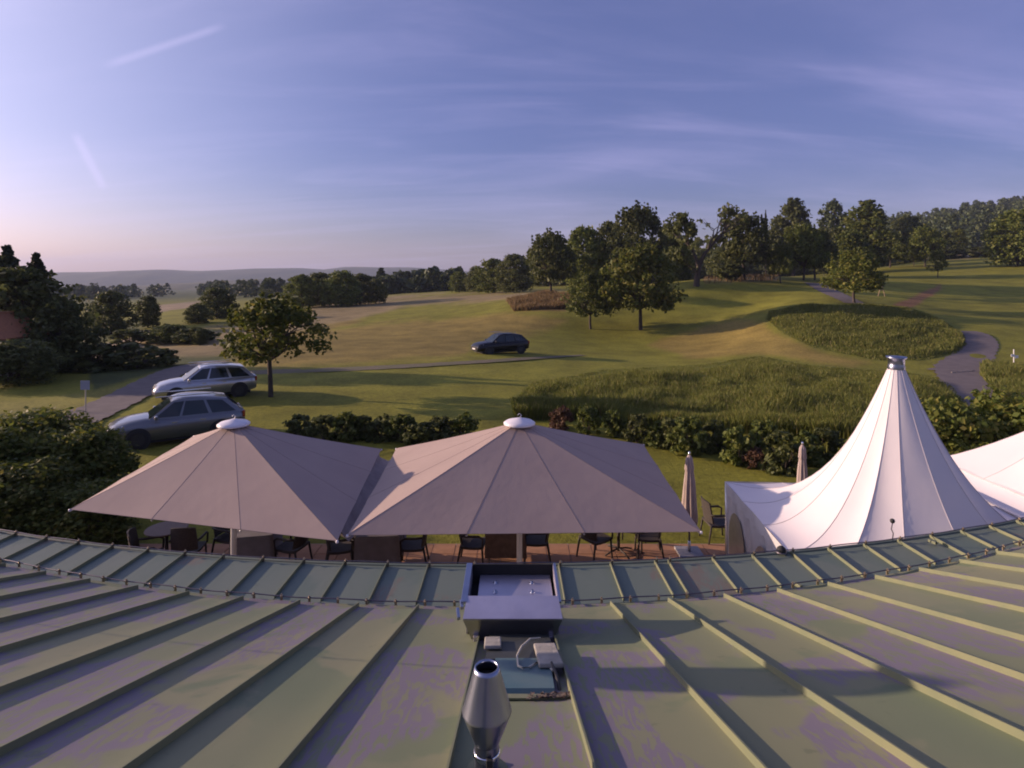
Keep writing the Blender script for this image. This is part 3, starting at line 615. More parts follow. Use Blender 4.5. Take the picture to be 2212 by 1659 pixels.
# ------------------------------------------------------------------ big square parasols
def parasol(corners, apex, zc, label, pole_base):
    """corners: front left, front right, back right, back left"""
    c = Vector((apex[0], apex[1], 0)); o = empty('parasol', c); tag(o, label, 'parasol', 'big square parasols on the terrace')
    A = Vector((0, 0, apex[2])); cs = [Vector((p[0] - c.x, p[1] - c.y, zc)) for p in corners]
    rim = []
    for i in range(4):
        for k in range(3): rim.append(cs[i].lerp(cs[(i + 1) % 4], k / 3))
    top_r = .20
    for i in range(12):
        a, b2 = rim[i], rim[(i + 1) % 12]; rows = []
        for r_ in range(9):
            f = .055 + .945 * r_ / 8; row = []
            for k in range(7):
                s = k / 6; q = A.lerp(a.lerp(b2, s), f); sag = 4 * s * (1 - s)
                q.z -= .007 * sag * f * (.4 + .6 * f) + .02 * math.sin(math.pi * f)
                e = (Vector((0, 0, q.z)) - q); e.z = 0
                q += e.normalized() * (.012 * sag * f ** 3); row.append(q)
            rows.append(row)
        pnl = MB().slab(rows, .006).build('canopy_panel', M['canvas'], o)
    for i in range(12):
        MB().tube([A.lerp(rim[i], f) + Vector((0, 0, .0 - .02 * math.sin(math.pi * f))) for f in np.linspace(.06, 1, 9)], .003, 5).build('canopy_seam', M['canvas_seam'], o)
    for i in range(12):
        MB().tube([A.lerp(rim[i], .05) + Vector((0, 0, -.05)), A.lerp(rim[i], .5) + Vector((0, 0, -.065)), rim[i] + Vector((0, 0, -.03))], .014, 6).build('rib', M['alu'], o)
    for i in range(12):
        MB().tube([A.lerp(rim[i], .5) + Vector((0, 0, -.07)), Vector((0, 0, zc - .25))], .01, 5).build('strut', M['alu'], o)
    for i in range(4):
        MB().lathe([(0, .015), (.018, .01), (.02, -.02), (0, -.03)], cs[i] + Vector((0, 0, -.01)), 10).build('corner_cap', M['white_plastic'], o, True)
    MB().lathe([(0, .085), (.05, .085), (.09, .07), (.24, .035), (.29, .0), (.285, -.03), (.2, -.05)], A + Vector((0, 0, -.015)), 28).build('top_cap', M['white_plastic'], o, True)
    MB().tube([A + Vector((.01, 0, .07)), A + Vector((.035, 0, .12)), A + Vector((.0, 0, .15)), A + Vector((-.03, 0, .12))], .008, 6).build('lifting_eye', M['alu'], o)
    MB().tube([(0, 0, .05), (0, 0, zc - .3), A + Vector((0, 0, -.06))], [.055, .05, .045], 14).build('pole', M['white_paint'], o, True)
    MB().lathe([(.09, zc - .33), (.1, zc - .3), (.1, zc - .2), (.06, zc - .17)], n=14).build('runner', M['alu'], o, True)
    MB().box((0, 0, .07), (.45, .45, .05)).build('base', M['stone_base'], o, bevel=.015)
    return o
ZC = 2.30
parasol([(-7.07, 9.62), (-2.46, 8.47), (-2.82, 13.0), (-7.45, 14.1)], (-5.18, 11.2, 3.30), ZC, 'big square beige parasol at the left, below the parked cars', None)
parasol([(-2.37, 8.66), (2.76, 8.78), (2.92, 13.36), (-2.51, 13.05)], (.135, 10.95, 3.38), ZC, 'big square beige parasol in the middle, beside the white tent', None)
rows = []
for y in np.linspace(9.0, 12.95, 9):
    t_ = (y - 8.5) / 4.5; xl = -2.46 - .36 * t_; xr = -2.37 - .14 * t_
    rows.append([(xl - .10, y, ZC + .02), (xl - .02, y, ZC - .16), ((xl + xr) / 2, y, ZC - .24), (xr + .02, y, ZC - .16), (xr + .10, y, ZC + .01)])
tag(MB().slab(rows, .005).build('rain_gutter', M['canvas_fold'], smooth=True), 'grey cloth rain gutter hung between the two big parasols', 'gutter')

# closed parasols
def closed_parasol(loc, h, label, seed, wide=1.0, low=1.0):
    o = empty('closed_parasol', loc); tag(o, label, 'parasol', 'closed parasols'); r = random.Random(seed)
    n = 32; rows = []
    prof = [(0.012, h), (.035, h - .03), (.06, h - .10), (.085 * wide, h - .32), (.072 * wide, h - .36), (.10 * wide, h - .62), (.125 * wide, h - 1.0), (.15 * wide, h - 1.35 * low), (.14 * wide, h - 1.5 * low)]
    for rad, z in prof:
        row = []
        for k in range(n + 1):
            a = 2 * math.pi * k / n; fold = 1 + (.28 if rad > .05 else 0) * math.cos(a * 8) + .04 * math.sin(a * 3 + z * 5); row.append((rad * fold * math.cos(a), rad * fold * math.sin(a), z))
        rows.append(row)
    MB().grid(rows).build('folded_canopy', M['canvas_fold'], o, True)
    MB().tube([(.09 * wide * math.cos(a), .09 * wide * math.sin(a), h - .93) for a in np.linspace(0, 6.283, 15)], .014, 5).build('tie_strap', M['canvas_fold'], o, True)
    MB().lathe([(0, .06), (.02, .05), (.028, .01), (.02, -.01)], (0, 0, h), 10).build('finial', M['chrome'], o, True)
    MB().tube([(0, 0, .05), (0, 0, h - .1)], .02, 10).build('pole', M['wire'], o, True)
    MB().box((0, 0, .045), (.26, .26, .03)).build('base', M['stone_base'], o, bevel=.01)
    MB().tube([(0, 0, .05), (0, 0, .3)], .03, 10).build('base_socket', M['alu'], o, True)
    return o
closed_parasol((3.83, 13.0, 0.02), 2.17, 'tall closed beige parasol on its stand beside the white tent', 1)
closed_parasol((6.95, 14.4, tz(6.95, 14.4)), 2.02, 'shorter closed parasol standing behind the white tent', 2, .9)

# ------------------------------------------------------------------ white peaked tents
def tent(corners, peak, zc, power, label, per_side, wall_sides, group, small=.10):
    """corners: far left, far right, near right, near left"""
    c = Vector((peak[0], peak[1], 0)); o = empty('peaked_tent', c); tag(o, label, 'tent', group)
    cs = [Vector((p[0] - c.x, p[1] - c.y, zc)) for p in corners]; rim = []
    for i in range(4):
        for k in range(per_side): rim.append(cs[i].lerp(cs[(i + 1) % 4], k / per_side))
    N = len(rim); Rm = sum(Vector((p.x, p.y, 0)).length for p in rim) / N
    def at(i, s, f):
        b2 = rim[i % N].lerp(rim[(i + 1) % N], s); h = (1 - f) ** power; dv = Vector((b2.x, b2.y, 0)); rb = dv.length; dv.normalize(); n_ = 4 * s * (1 - s)
        q = dv * (small + (Rm * (1 - f ** 1.6) + rb * f ** 1.6 - small) * f); pull = 1 - .025 * n_ * f * (1 - f) * 4 - .012 * n_ * f
        return Vector((q.x * pull, q.y * pull, zc + (peak[2] - zc) * h - .015 * n_ * f))
    fs = np.linspace(0, 1, 19) ** 1.25
    for i in range(N):
        MB().slab([[at(i, s, f) for s in np.linspace(0, 1, 7)] for f in fs], .004).build('roof_panel', M['tentcloth'], o, True)
        MB().tube([at(i, 0, f) + Vector((0, 0, .004)) for f in fs], .0035, 5).build('panel_seam', M['thread'], o, True)
    MB().lathe([(small + .012, -.05), (small + .02, .0), (small + .012, .03), (small + .01, .12), (small + .035, .13), (small + .04, .155), (0, .165)], (0, 0, peak[2]), 24).build('cap', M['steel'], o, True)
    for p in cs: MB().tube([(p.x * .985, p.y * .985, 0), (p.x * .985, p.y * .985, zc - .02)], .04, 10).build('post', M['alu'], o, True)
    for i in range(4):
        a, b2 = cs[i], cs[(i + 1) % 4]; rows = []
        for z in (0.0, -.05, -.11, -.17): rows.append([a.lerp(b2, s) * 1.003 + Vector((0, 0, z - (.035 * abs(math.sin(s * math.pi * 12)) if z == -.17 else 0))) for s in np.linspace(0, 1, 73)])
        MB().grid(rows).build('valance', M['tentwall'], o, True)
    for i in wall_sides:
        a, b2 = cs[i], cs[(i + 1) % 4]; ins = .985; rows = []
        L_ = (b2 - a).length; nrm = Vector((-(b2 - a).y, (b2 - a).x, 0)).normalized()
        for z in np.linspace(.03, zc - .03, 14):
            rows.append([Vector(((a.lerp(b2, s)).x * ins, (a.lerp(b2, s)).y * ins, z)) + nrm * (.022 * math.sin(s * 34 + math.sin(z * 2.2)) + .012 * math.sin(s * 71 + z * 3)) for s in np.linspace(0, 1, 70)])
        w = MB().slab(rows, .003).build('side_wall', M['tentwall'], o, True)
        for k in range(3):                                   # arched windows
            s0 = (k + .5) / 3; pc = a.lerp(b2, s0); t_ = (b2 - a).normalized(); out = Vector((pc.x, pc.y, 0)).normalized() * .04
            pts = [(-.42, .75), (.42, .75)] + [(.42 * math.cos(q), 1.35 + .52 * math.sin(q)) for q in np.linspace(0, math.pi, 13)]
            base = [Vector((pc.x * ins, pc.y * ins, 0)) + out + t_ * u + Vector((0, 0, v)) for u, v in pts]
            MB().add(base, [tuple(range(len(base)))]).build('arched_window', M['tent_window'], w)
    return o
ten = tent([(3.95, 11.15), (8.05, 10.9), (7.92, 7.15), (3.74, 7.25)], (5.78, 9.05, 4.66), 2.22, 2.45, 'white pagoda tent with a tall pointed peak and steel cap', 4, (3,), 'white tents on the right')
tent([(8.62, 12.25), (14.4, 12.25), (14.4, 7.3), (8.66, 7.3)], (11.5, 9.7, 5.25), 2.32, 1.12, 'second white tent cut off by the right edge of the view', 4, (0,), 'white tents on the right')
rows = [[(x, y, z) for x, z in ((8.0 - .03 * (y - 9) * 0 + .03 * (y - 10.9), 2.235), (8.2, 2.13), (8.4, 2.10), (8.66, 2.33))] for y in np.linspace(7.3, 11.6, 9)]
tag(MB().slab(rows, .004).build('tent_gutter', M['tentcloth'], smooth=True), 'white cloth gutter laced between the two tents', 'gutter')
# little lamp and aerial hung at the roof edge in front of the tent
fl2 = empty('roof_sensor', (do(4.55) * 0 + 4.45, do(4.45) - .02, ZO + .03)); tag(fl2, 'small dark sensor on a thin stalk above the roof edge', 'sensor')
MB().tube([(0, 0, 0), (.01, 0, .08), (-.012, 0, .13), (0, 0, .2)], .006, 6).build('stalk', M['wire'], fl2, True)
MB().lathe([(0, .03), (.022, .02), (.028, 0), (.02, -.02), (0, -.03)], (.0, 0, .225), 12).build('head', M['rubber'], fl2, True)
fl3 = empty('dome_lamp', (3.02, do(3.02) - .01, ZO + .02)); tag(fl3, 'small dark dome lamp fixed on the roof edge before the tent', 'lamp')
MB().lathe([(.05, 0), (.052, .02), (.045, .05), (.02, .07), (0, .075)], n=16).build('dome', M['near_black'], fl3, True)
MB().lathe([(.058, 0), (.058, .012), (.05, .014)], n=16).build('base_ring', M['wire'], fl3, True)

# ------------------------------------------------------------------ chairs and tables
def chair(loc, face, label):
    """face: direction the sitter looks, radians from +X"""
    o = empty('wicker_chair', loc, face - math.pi / 2); tag(o, label, 'chair', 'dark wicker terrace chairs')
    if not hasattr(chair, 'me'):
        s = {}
        b = MB(); b.slab([[(x, y, .445 - .02 * (1 - (y / .24) ** 2)) for x in np.linspace(-.25, .25, 6)] for y in np.linspace(-.24, .25, 6)], .05); s['seat'] = b.mesh('seat', M['wicker'], True)
        b = MB(); rows = []
        for z in np.linspace(.47, .97, 7): rows.append([(x * (1 - .1 * ((z - .47) / .5) ** 2), -.235 - .16 * (z - .47) + .10 * (x / .25) ** 2 * .6, z - (.03 * (x / .25) ** 2 if z > .9 else 0)) for x in np.linspace(-.26, .26, 8)])
        N_ = len(rows[0]); front = rows; rear = [[(p[0], p[1] - .03, p[2]) for p in r] for r in rows]
        b.grid(front); b.grid([r[::-1] for r in rear]); b.grid([front[-1], rear[-1]]); b.grid([rear[0], front[0]]); b.grid([[r[0] for r in front], [r[0] for r in rear]]); b.grid([[r[-1] for r in front], [r[-1] for r in rear]])
        s['backrest'] = b.mesh('backrest', M['wicker'], True)
        for n_, (x, y, tx, ty) in enumerate(((-.24, .22, -.25, .25), (.24, .22, .25, .25), (-.24, -.22, -.26, -.30), (.24, -.22, .26, -.30))):
            b = MB(); b.tube([(x, y, .44), (tx, ty, 0)], [.024, .018], 8); s['leg', n_] = b.mesh('leg', M['wicker'], True)
        for n_, x in enumerate((-.27, .27)):
            b = MB(); b.tube([(x, .23, .43), (x * 1.03, .24, .62), (x * 1.04, .16, .665), (x * 1.02, -.1, .66), (x * .98, -.25, .67)], [.02, .02, .026, .026, .022], 8); s['armrest', n_] = b.mesh('armrest', M['wicker'], True)
        chair.me = s
    for k, me in chair.me.items(): link(k if isinstance(k, str) else k[0], me, o)
    return o
def cloth_table(loc, rz, w, label, mt):
    o = empty('table', loc, rz); tag(o, label, 'table', 'terrace tables')
    MB().box((0, 0, .735), (w / 2 - .02, w / 2 - .02, .015)).build('tabletop', M['wood_top'], o)
    rows = []; per = []
    for s in range(4):
        for k in range(10): per.append((s, k / 10))
    def ptr(s, u, e):
        h = w / 2 + e; return [(-h + 2 * h * u, -h), (h, -h + 2 * h * u), (h - 2 * h * u, h), (-h, h - 2 * h * u)][s]
    for z, e in ((.753, -.02), (.75, .0), (.70, .012), (.45, .02), (.22, .035)):
        rows.append([(*ptr(s, u, e + (.025 * math.sin(u * 31 + s) if z < .6 else 0)), z) for s, u in per + [per[0]]])
    b = MB(); b.grid(rows); b.add([(*ptr(s, 0, -.02), .753) for s in range(4)], [(0, 1, 2, 3)]); b.build('tablecloth', mt, o, True)
    for sx in (-1, 1):
        for sy in (-1, 1): MB().tube([(sx * (w / 2 - .06), sy * (w / 2 - .06), 0), (sx * (w / 2 - .06), sy * (w / 2 - .06), .72)], .022, 6).build('leg', M['alu'], o)
    return o
def round_table(loc, label):
    o = empty('table', loc); tag(o, label, 'table', 'terrace tables')
    MB().lathe([(0, .75), (.40, .75), (.41, .735), (.40, .72), (0, .72)], n=28).build('tabletop', M['wood_top'], o)
    MB().tube([(0, 0, .05), (0, 0, .72)], .035, 12).build('pedestal', M['wicker'], o, True)
    for k in range(4):
        a = k * math.pi / 2 + .5; MB().tube([(0, 0, .1), (.2 * math.cos(a), .2 * math.sin(a), .07), (.36 * math.cos(a), .36 * math.sin(a), .018)], .02, 6).build('foot', M['wicker'], o, True)
    return o
def gx(px, y): return (px - CX) / FPX * y
G0 = .035
chair((gx(318, 12.0), 12.0, G0), R(20), 'dark wicker chair farthest left under the left parasol')
chair((gx(408, 12.35), 12.35, G0), R(95), 'dark wicker chair seen from behind under the left parasol, second from left')
round_table((gx(360, 12.55), 12.55, G0), 'small round table between the two leftmost terrace chairs')
cloth_table((gx(553, 12.5), 12.5, G0), .2, .8, 'table under a grey cloth in the middle below the left parasol', M['tablecloth'])
chair((gx(632, 12.45), 12.45, G0), R(165), 'dark wicker chair right of the grey table under the left parasol')
chair((gx(500, 12.9), 12.9, G0), R(-20), 'dark wicker chair behind the grey table under the left parasol')
chair((gx(735, 12.4), 12.4, G0), R(15), 'dark wicker chair below the gap between the parasols, nearer one')
chair((gx(768, 13.1), 13.1, G0), R(-35), 'dark wicker chair below the gap between the parasols, farther one')
cloth_table((gx(822, 12.55), 12.55, G0), .05, .86, 'table under a grey cloth at the left end below the middle parasol', M['tablecloth'])
chair((gx(893, 12.5), 12.5, G0), R(185), 'dark wicker chair right of the grey table at the left of the middle parasol')
chair((gx(1022, 12.6), 12.6, G0), R(-5), 'dark wicker chair left of the brown table behind the extract housing')
cloth_table((gx(1092, 12.75), 12.75, G0), .0, .78, 'table under a brown cloth behind the extract housing', M['wood_top'])
chair((gx(1158, 12.75), 12.75, G0), R(180), 'dark wicker chair right of the brown table behind the extract housing')
chair((gx(1286, 12.85), 12.85, G0), R(35), 'dark wicker chair left of the round table under the right side of the middle parasol')
round_table((gx(1336, 13.05), 13.05, G0), 'round pedestal table under the right side of the middle parasol')
chair((gx(1400, 12.95), 12.95, G0), R(175), 'dark wicker chair right of the round table under the middle parasol')
chair((gx(1365, 13.35), 13.35, G0), R(-110), 'dark wicker chair on the lawn side of the round table')
chair((gx(1548, 13.75), 13.75, tz(4.7, 13.75) + .005), R(5), 'dark high backed chair standing alone beside the white tent')

# ------------------------------------------------------------------ trees and shrubs
def leaf_cloud(centres, radii, counts, size, seed, up=.35, flat=.75, stretch=1.5):
    """small leaf faces scattered through clumps"""
    r = np.random.default_rng(seed); cs = np.repeat(np.asarray(centres, float), counts, 0); rr = np.repeat(np.asarray(radii, float), counts)
    n = len(cs); u = r.normal(size=(n, 3)); u /= np.linalg.norm(u, axis=1)[:, None]; rad = r.random(n) ** (1 / 2.2)
    p = cs + u * (rr * rad)[:, None] * np.array([1, 1, flat])
    nm = u * .6 + r.normal(size=(n, 3)) * .55 + np.array([0, 0, up]); nm /= np.linalg.norm(nm, axis=1)[:, None]
    a = np.cross(nm, r.normal(size=(n, 3))); a /= np.linalg.norm(a, axis=1)[:, None] + 1e-9; b_ = np.cross(nm, a)
    s = size * (.6 + .8 * r.random(n)); a = a * (s * .5 * stretch)[:, None]; b_ = b_ * (s * .5)[:, None]
    v = np.stack([p - a, p + b_ + a * .1, p + a, p - b_ + a * .1], 1).reshape(-1, 3); f = np.arange(4 * n).reshape(n, 4); return v, f
def tree_meshes(kind, seed):
    """trunk with limbs and a crown for a tree 10 m tall, crown about 'w' wide"""
    r = random.Random(seed); rn = np.random.default_rng(seed); tb = MB(); cents, rads, cnts = [], [], []
    H = 10.0
    def limb(p0, p1, r0, r1, wob=.25, n=5):
        pts = []; p0 = Vector(p0); p1 = Vector(p1); L_ = (p1 - p0).length; mid = Vector((r.uniform(-1, 1), r.uniform(-1, 1), r.uniform(-.3, .6))) * L_ * wob * .5
        for k in range(n): s = k / (n - 1); pts.append(p0.lerp(p1, s) + mid * math.sin(math.pi * s))
        tb.tube(pts, [r0 + (r1 - r0) * k / (n - 1) for k in range(n)], 7, False); return pts
    if kind in ('orchard', 'loose', 'high'):
        low = 4.1 if kind == 'high' else 2.7; fork = low * .9; tr = limb((0, 0, -.3), (r.uniform(-.2, .2), r.uniform(-.2, .2), fork), .24, .19, .05, 5)
        W = 4.6; nl = 9; nclump = {'loose': 110, 'high': 125}.get(kind, 190)
        ends = []
        for k in range(nl):
            a = 2 * math.pi * (k + r.random() * .6) / nl; e = r.uniform(.35, 1.1); L_ = W * r.uniform(.55, .85)
            p1 = Vector((math.cos(a) * L_ * math.cos(e), math.sin(a) * L_ * math.cos(e), min(8.6, fork + .5 + L_ * math.sin(e)))); pts = limb(tr[-1], p1, .13, .05); ends.append(p1)
            for q in range(3):
                b0 = pts[2 + q % 3]; p2 = b0 + Vector((math.cos(a + r.uniform(-1, 1)), math.sin(a + r.uniform(-1, 1)), r.uniform(.1, .9))) * r.uniform(1.0, 2.0); limb(b0, p2, .05, .015, .2, 4); ends.append(p2)
        for k in range(nclump):
            a = r.uniform(0, 6.283); zz = r.random(); z = low + (9.1 - low) * zz; env = W * (math.sin(math.pi * min(1, .12 + .86 * zz) ** .8) ** .6) * (1 + .18 * math.sin(a * 3 + seed) + .12 * math.sin(a * 5 + zz * 6 + seed))
            rad = env * r.random() ** .42; cents.append((rad * math.cos(a), rad * math.sin(a), z)); rads.append(r.uniform(.6, 1.25)); cnts.append(r.randint(22, 44))
        for k in range(46):                                   # upright shoots on top
            a = r.uniform(0, 6.283); rad = W * .8 * r.random() ** .6; z0 = 8.6 - 2.1 * (rad / W) ** 2; h = r.uniform(.6, 1.7)
            for q in range(4): cents.append((rad * math.cos(a), rad * math.sin(a), z0 + h * q / 3)); rads.append(.18 - .03 * q); cnts.append(6)
        size = .31
    elif kind == 'oval':
        tr = limb((0, 0, -.3), (0, 0, 7.5), .24, .08, .03, 7)
        for k in range(190):
            a = r.uniform(0, 6.283); zz = r.random(); z = 1.3 + 8.0 * zz; env = 2.35 * (math.sin(math.pi * (.1 + .86 * zz)) ** .55) * (1 + .2 * math.sin(a * 3 + seed + zz * 5)); rad = env * r.random() ** .4
            cents.append((rad * math.cos(a), rad * math.sin(a), z)); rads.append(r.uniform(.4, .85)); cnts.append(r.randint(20, 40))
            if k % 5 == 0: limb((0, 0, max(1, z - 1.5)), cents[-1], .06, .02, .1, 4)
        for k in range(16): a = r.uniform(0, 6.283); cents.append((.7 * math.cos(a) * r.random(), .7 * math.sin(a) * r.random(), r.uniform(9, 9.9))); rads.append(.28); cnts.append(14)
        size = .27
    elif kind == 'dense':
        tr = limb((0, 0, -.3), (0, 0, 5), .25, .12, .04, 5)
        for k in range(230):
            a = r.uniform(0, 6.283); zz = r.random(); z = .7 + 8.6 * zz; env = 4.3 * (math.sin(math.pi * (.2 + .76 * zz)) ** .6) * (1 + .16 * math.sin(a * 3 + seed) + .1 * math.sin(a * 7 + zz * 9)); rad = env * r.random() ** .38
            cents.append((rad * math.cos(a), rad * math.sin(a), z)); rads.append(r.uniform(.7, 1.35)); cnts.append(r.randint(22, 42))
            if k % 6 == 0: limb((0, 0, max(1, z - 2.5)), cents[-1], .08, .02, .1, 4)
        for k in range(26): a = r.uniform(0, 6.283); q = r.random() * 2.6; cents.append((q * math.cos(a), q * math.sin(a), 9.3 - .12 * q * q + r.uniform(-.2, .6))); rads.append(.35); cnts.append(12)
        size = .34
    elif kind == 'conifer':
        tr = limb((0, 0, -.3), (0, 0, 9.8), .22, .03, .02, 7)
        for k in range(150):
            zz = r.random() ** .8; z = .8 + 9.0 * zz; env = 2.6 * (1 - zz) ** .8 + .12; a = r.uniform(0, 6.283); rad = env * r.uniform(.35, 1) * (1 + .15 * math.sin(z * 6))
            cents.append((rad * math.cos(a), rad * math.sin(a), z - rad * .25)); rads.append(.22 + .3 * (1 - zz)); cnts.append(r.randint(22, 38))
            if k % 9 == 0: limb((0, 0, z), cents[-1], .04, .012, .05, 3)
        size = .3
    elif kind == 'old':                                        # gnarled old tree, half bare
        tr = limb((0, 0, -.4), (.3, 0, 2.2), .42, .34, .06, 5)
        def fork(p, d, L_, rad, lvl, bare):
            e = p + d * L_; pts = limb(p, e, rad, rad * .6, .22, 5)
            if lvl == 0 or (not bare and lvl <= 2):
                for q in pts[2:]:
                    if r.random() < (.9 if not bare else .5): cents.append(tuple(q + Vector((r.uniform(-.3, .3), r.uniform(-.3, .3), r.uniform(-.3, .2))))); rads.append(r.uniform(.3, .6) if not bare else .22); cnts.append(r.randint(7, 15) if not bare else r.randint(1, 4))
            if lvl == 0: return
            for k in range(3 if lvl > 1 else 4):
                nd = (d + Vector((r.uniform(-.8, .8), r.uniform(-.8, .8), r.uniform(-.35, .6)))).normalized(); fork(pts[-1 - k % 2], nd, L_ * r.uniform(.6, .85), rad * .55, lvl - 1, bare)
        fork(tr[-1], Vector((-.45, .1, 1)).normalized(), 2.6, .26, 3, False)
        fork(tr[-1], Vector((.62, -.1, .95)).normalized(), 3.1, .27, 4, True)
        fork(tr[-2], Vector((-.8, -.3, .5)).normalized(), 2.0, .16, 2, False)
        for k in range(16): cents.append((r.gauss(-1.8, .9), r.gauss(0, .9), r.uniform(3.2, 7.2))); rads.append(r.uniform(.4, .8)); cnts.append(r.randint(16, 30))
        size = .28
    v, f = leaf_cloud(cents, rads, cnts, size, seed)
    return tb, v, f, size
PROTO = {}
def proto(kind, seed, leaf):
    key = (kind, seed, leaf)
    if key not in PROTO:
        tb, v, f, s = tree_meshes(kind, seed); PROTO[key] = (tb.mesh('trunk', M['bark'], True), np_mesh('crown', v, f, M[leaf]))
    return PROTO[key]
WID = {'orchard': 9.6, 'high': 9.6, 'loose': 9.6, 'oval': 5.2, 'dense': 9.0, 'conifer': 5.4, 'old': 10.0}
def tree(px, d, top, wpx, kind, leaf, seed, label, name=None, group='trees on the golf course', rz=None):
    X = (px - CX) / FPX * d; z0 = tz(X, d); h = CAM_Z - (top - HY) / FPX * d - z0; w = wpx / FPX * d
    tm, cm = proto(kind, seed, leaf); o = empty(name or {'conifer': 'conifer', 'oval': 'tall_tree', 'old': 'old_tree'}.get(kind, 'tree'), (X, d, z0 - .05), random.uniform(0, 6.28) if rz is None else rz)
    tag(o, label, 'tree', group); s = (w / WID[kind], w / WID[kind], h / 10.0)
    for n_, me in (('trunk', tm), ('crown', cm)): q = link(n_, me, o); q.scale = s
    return o
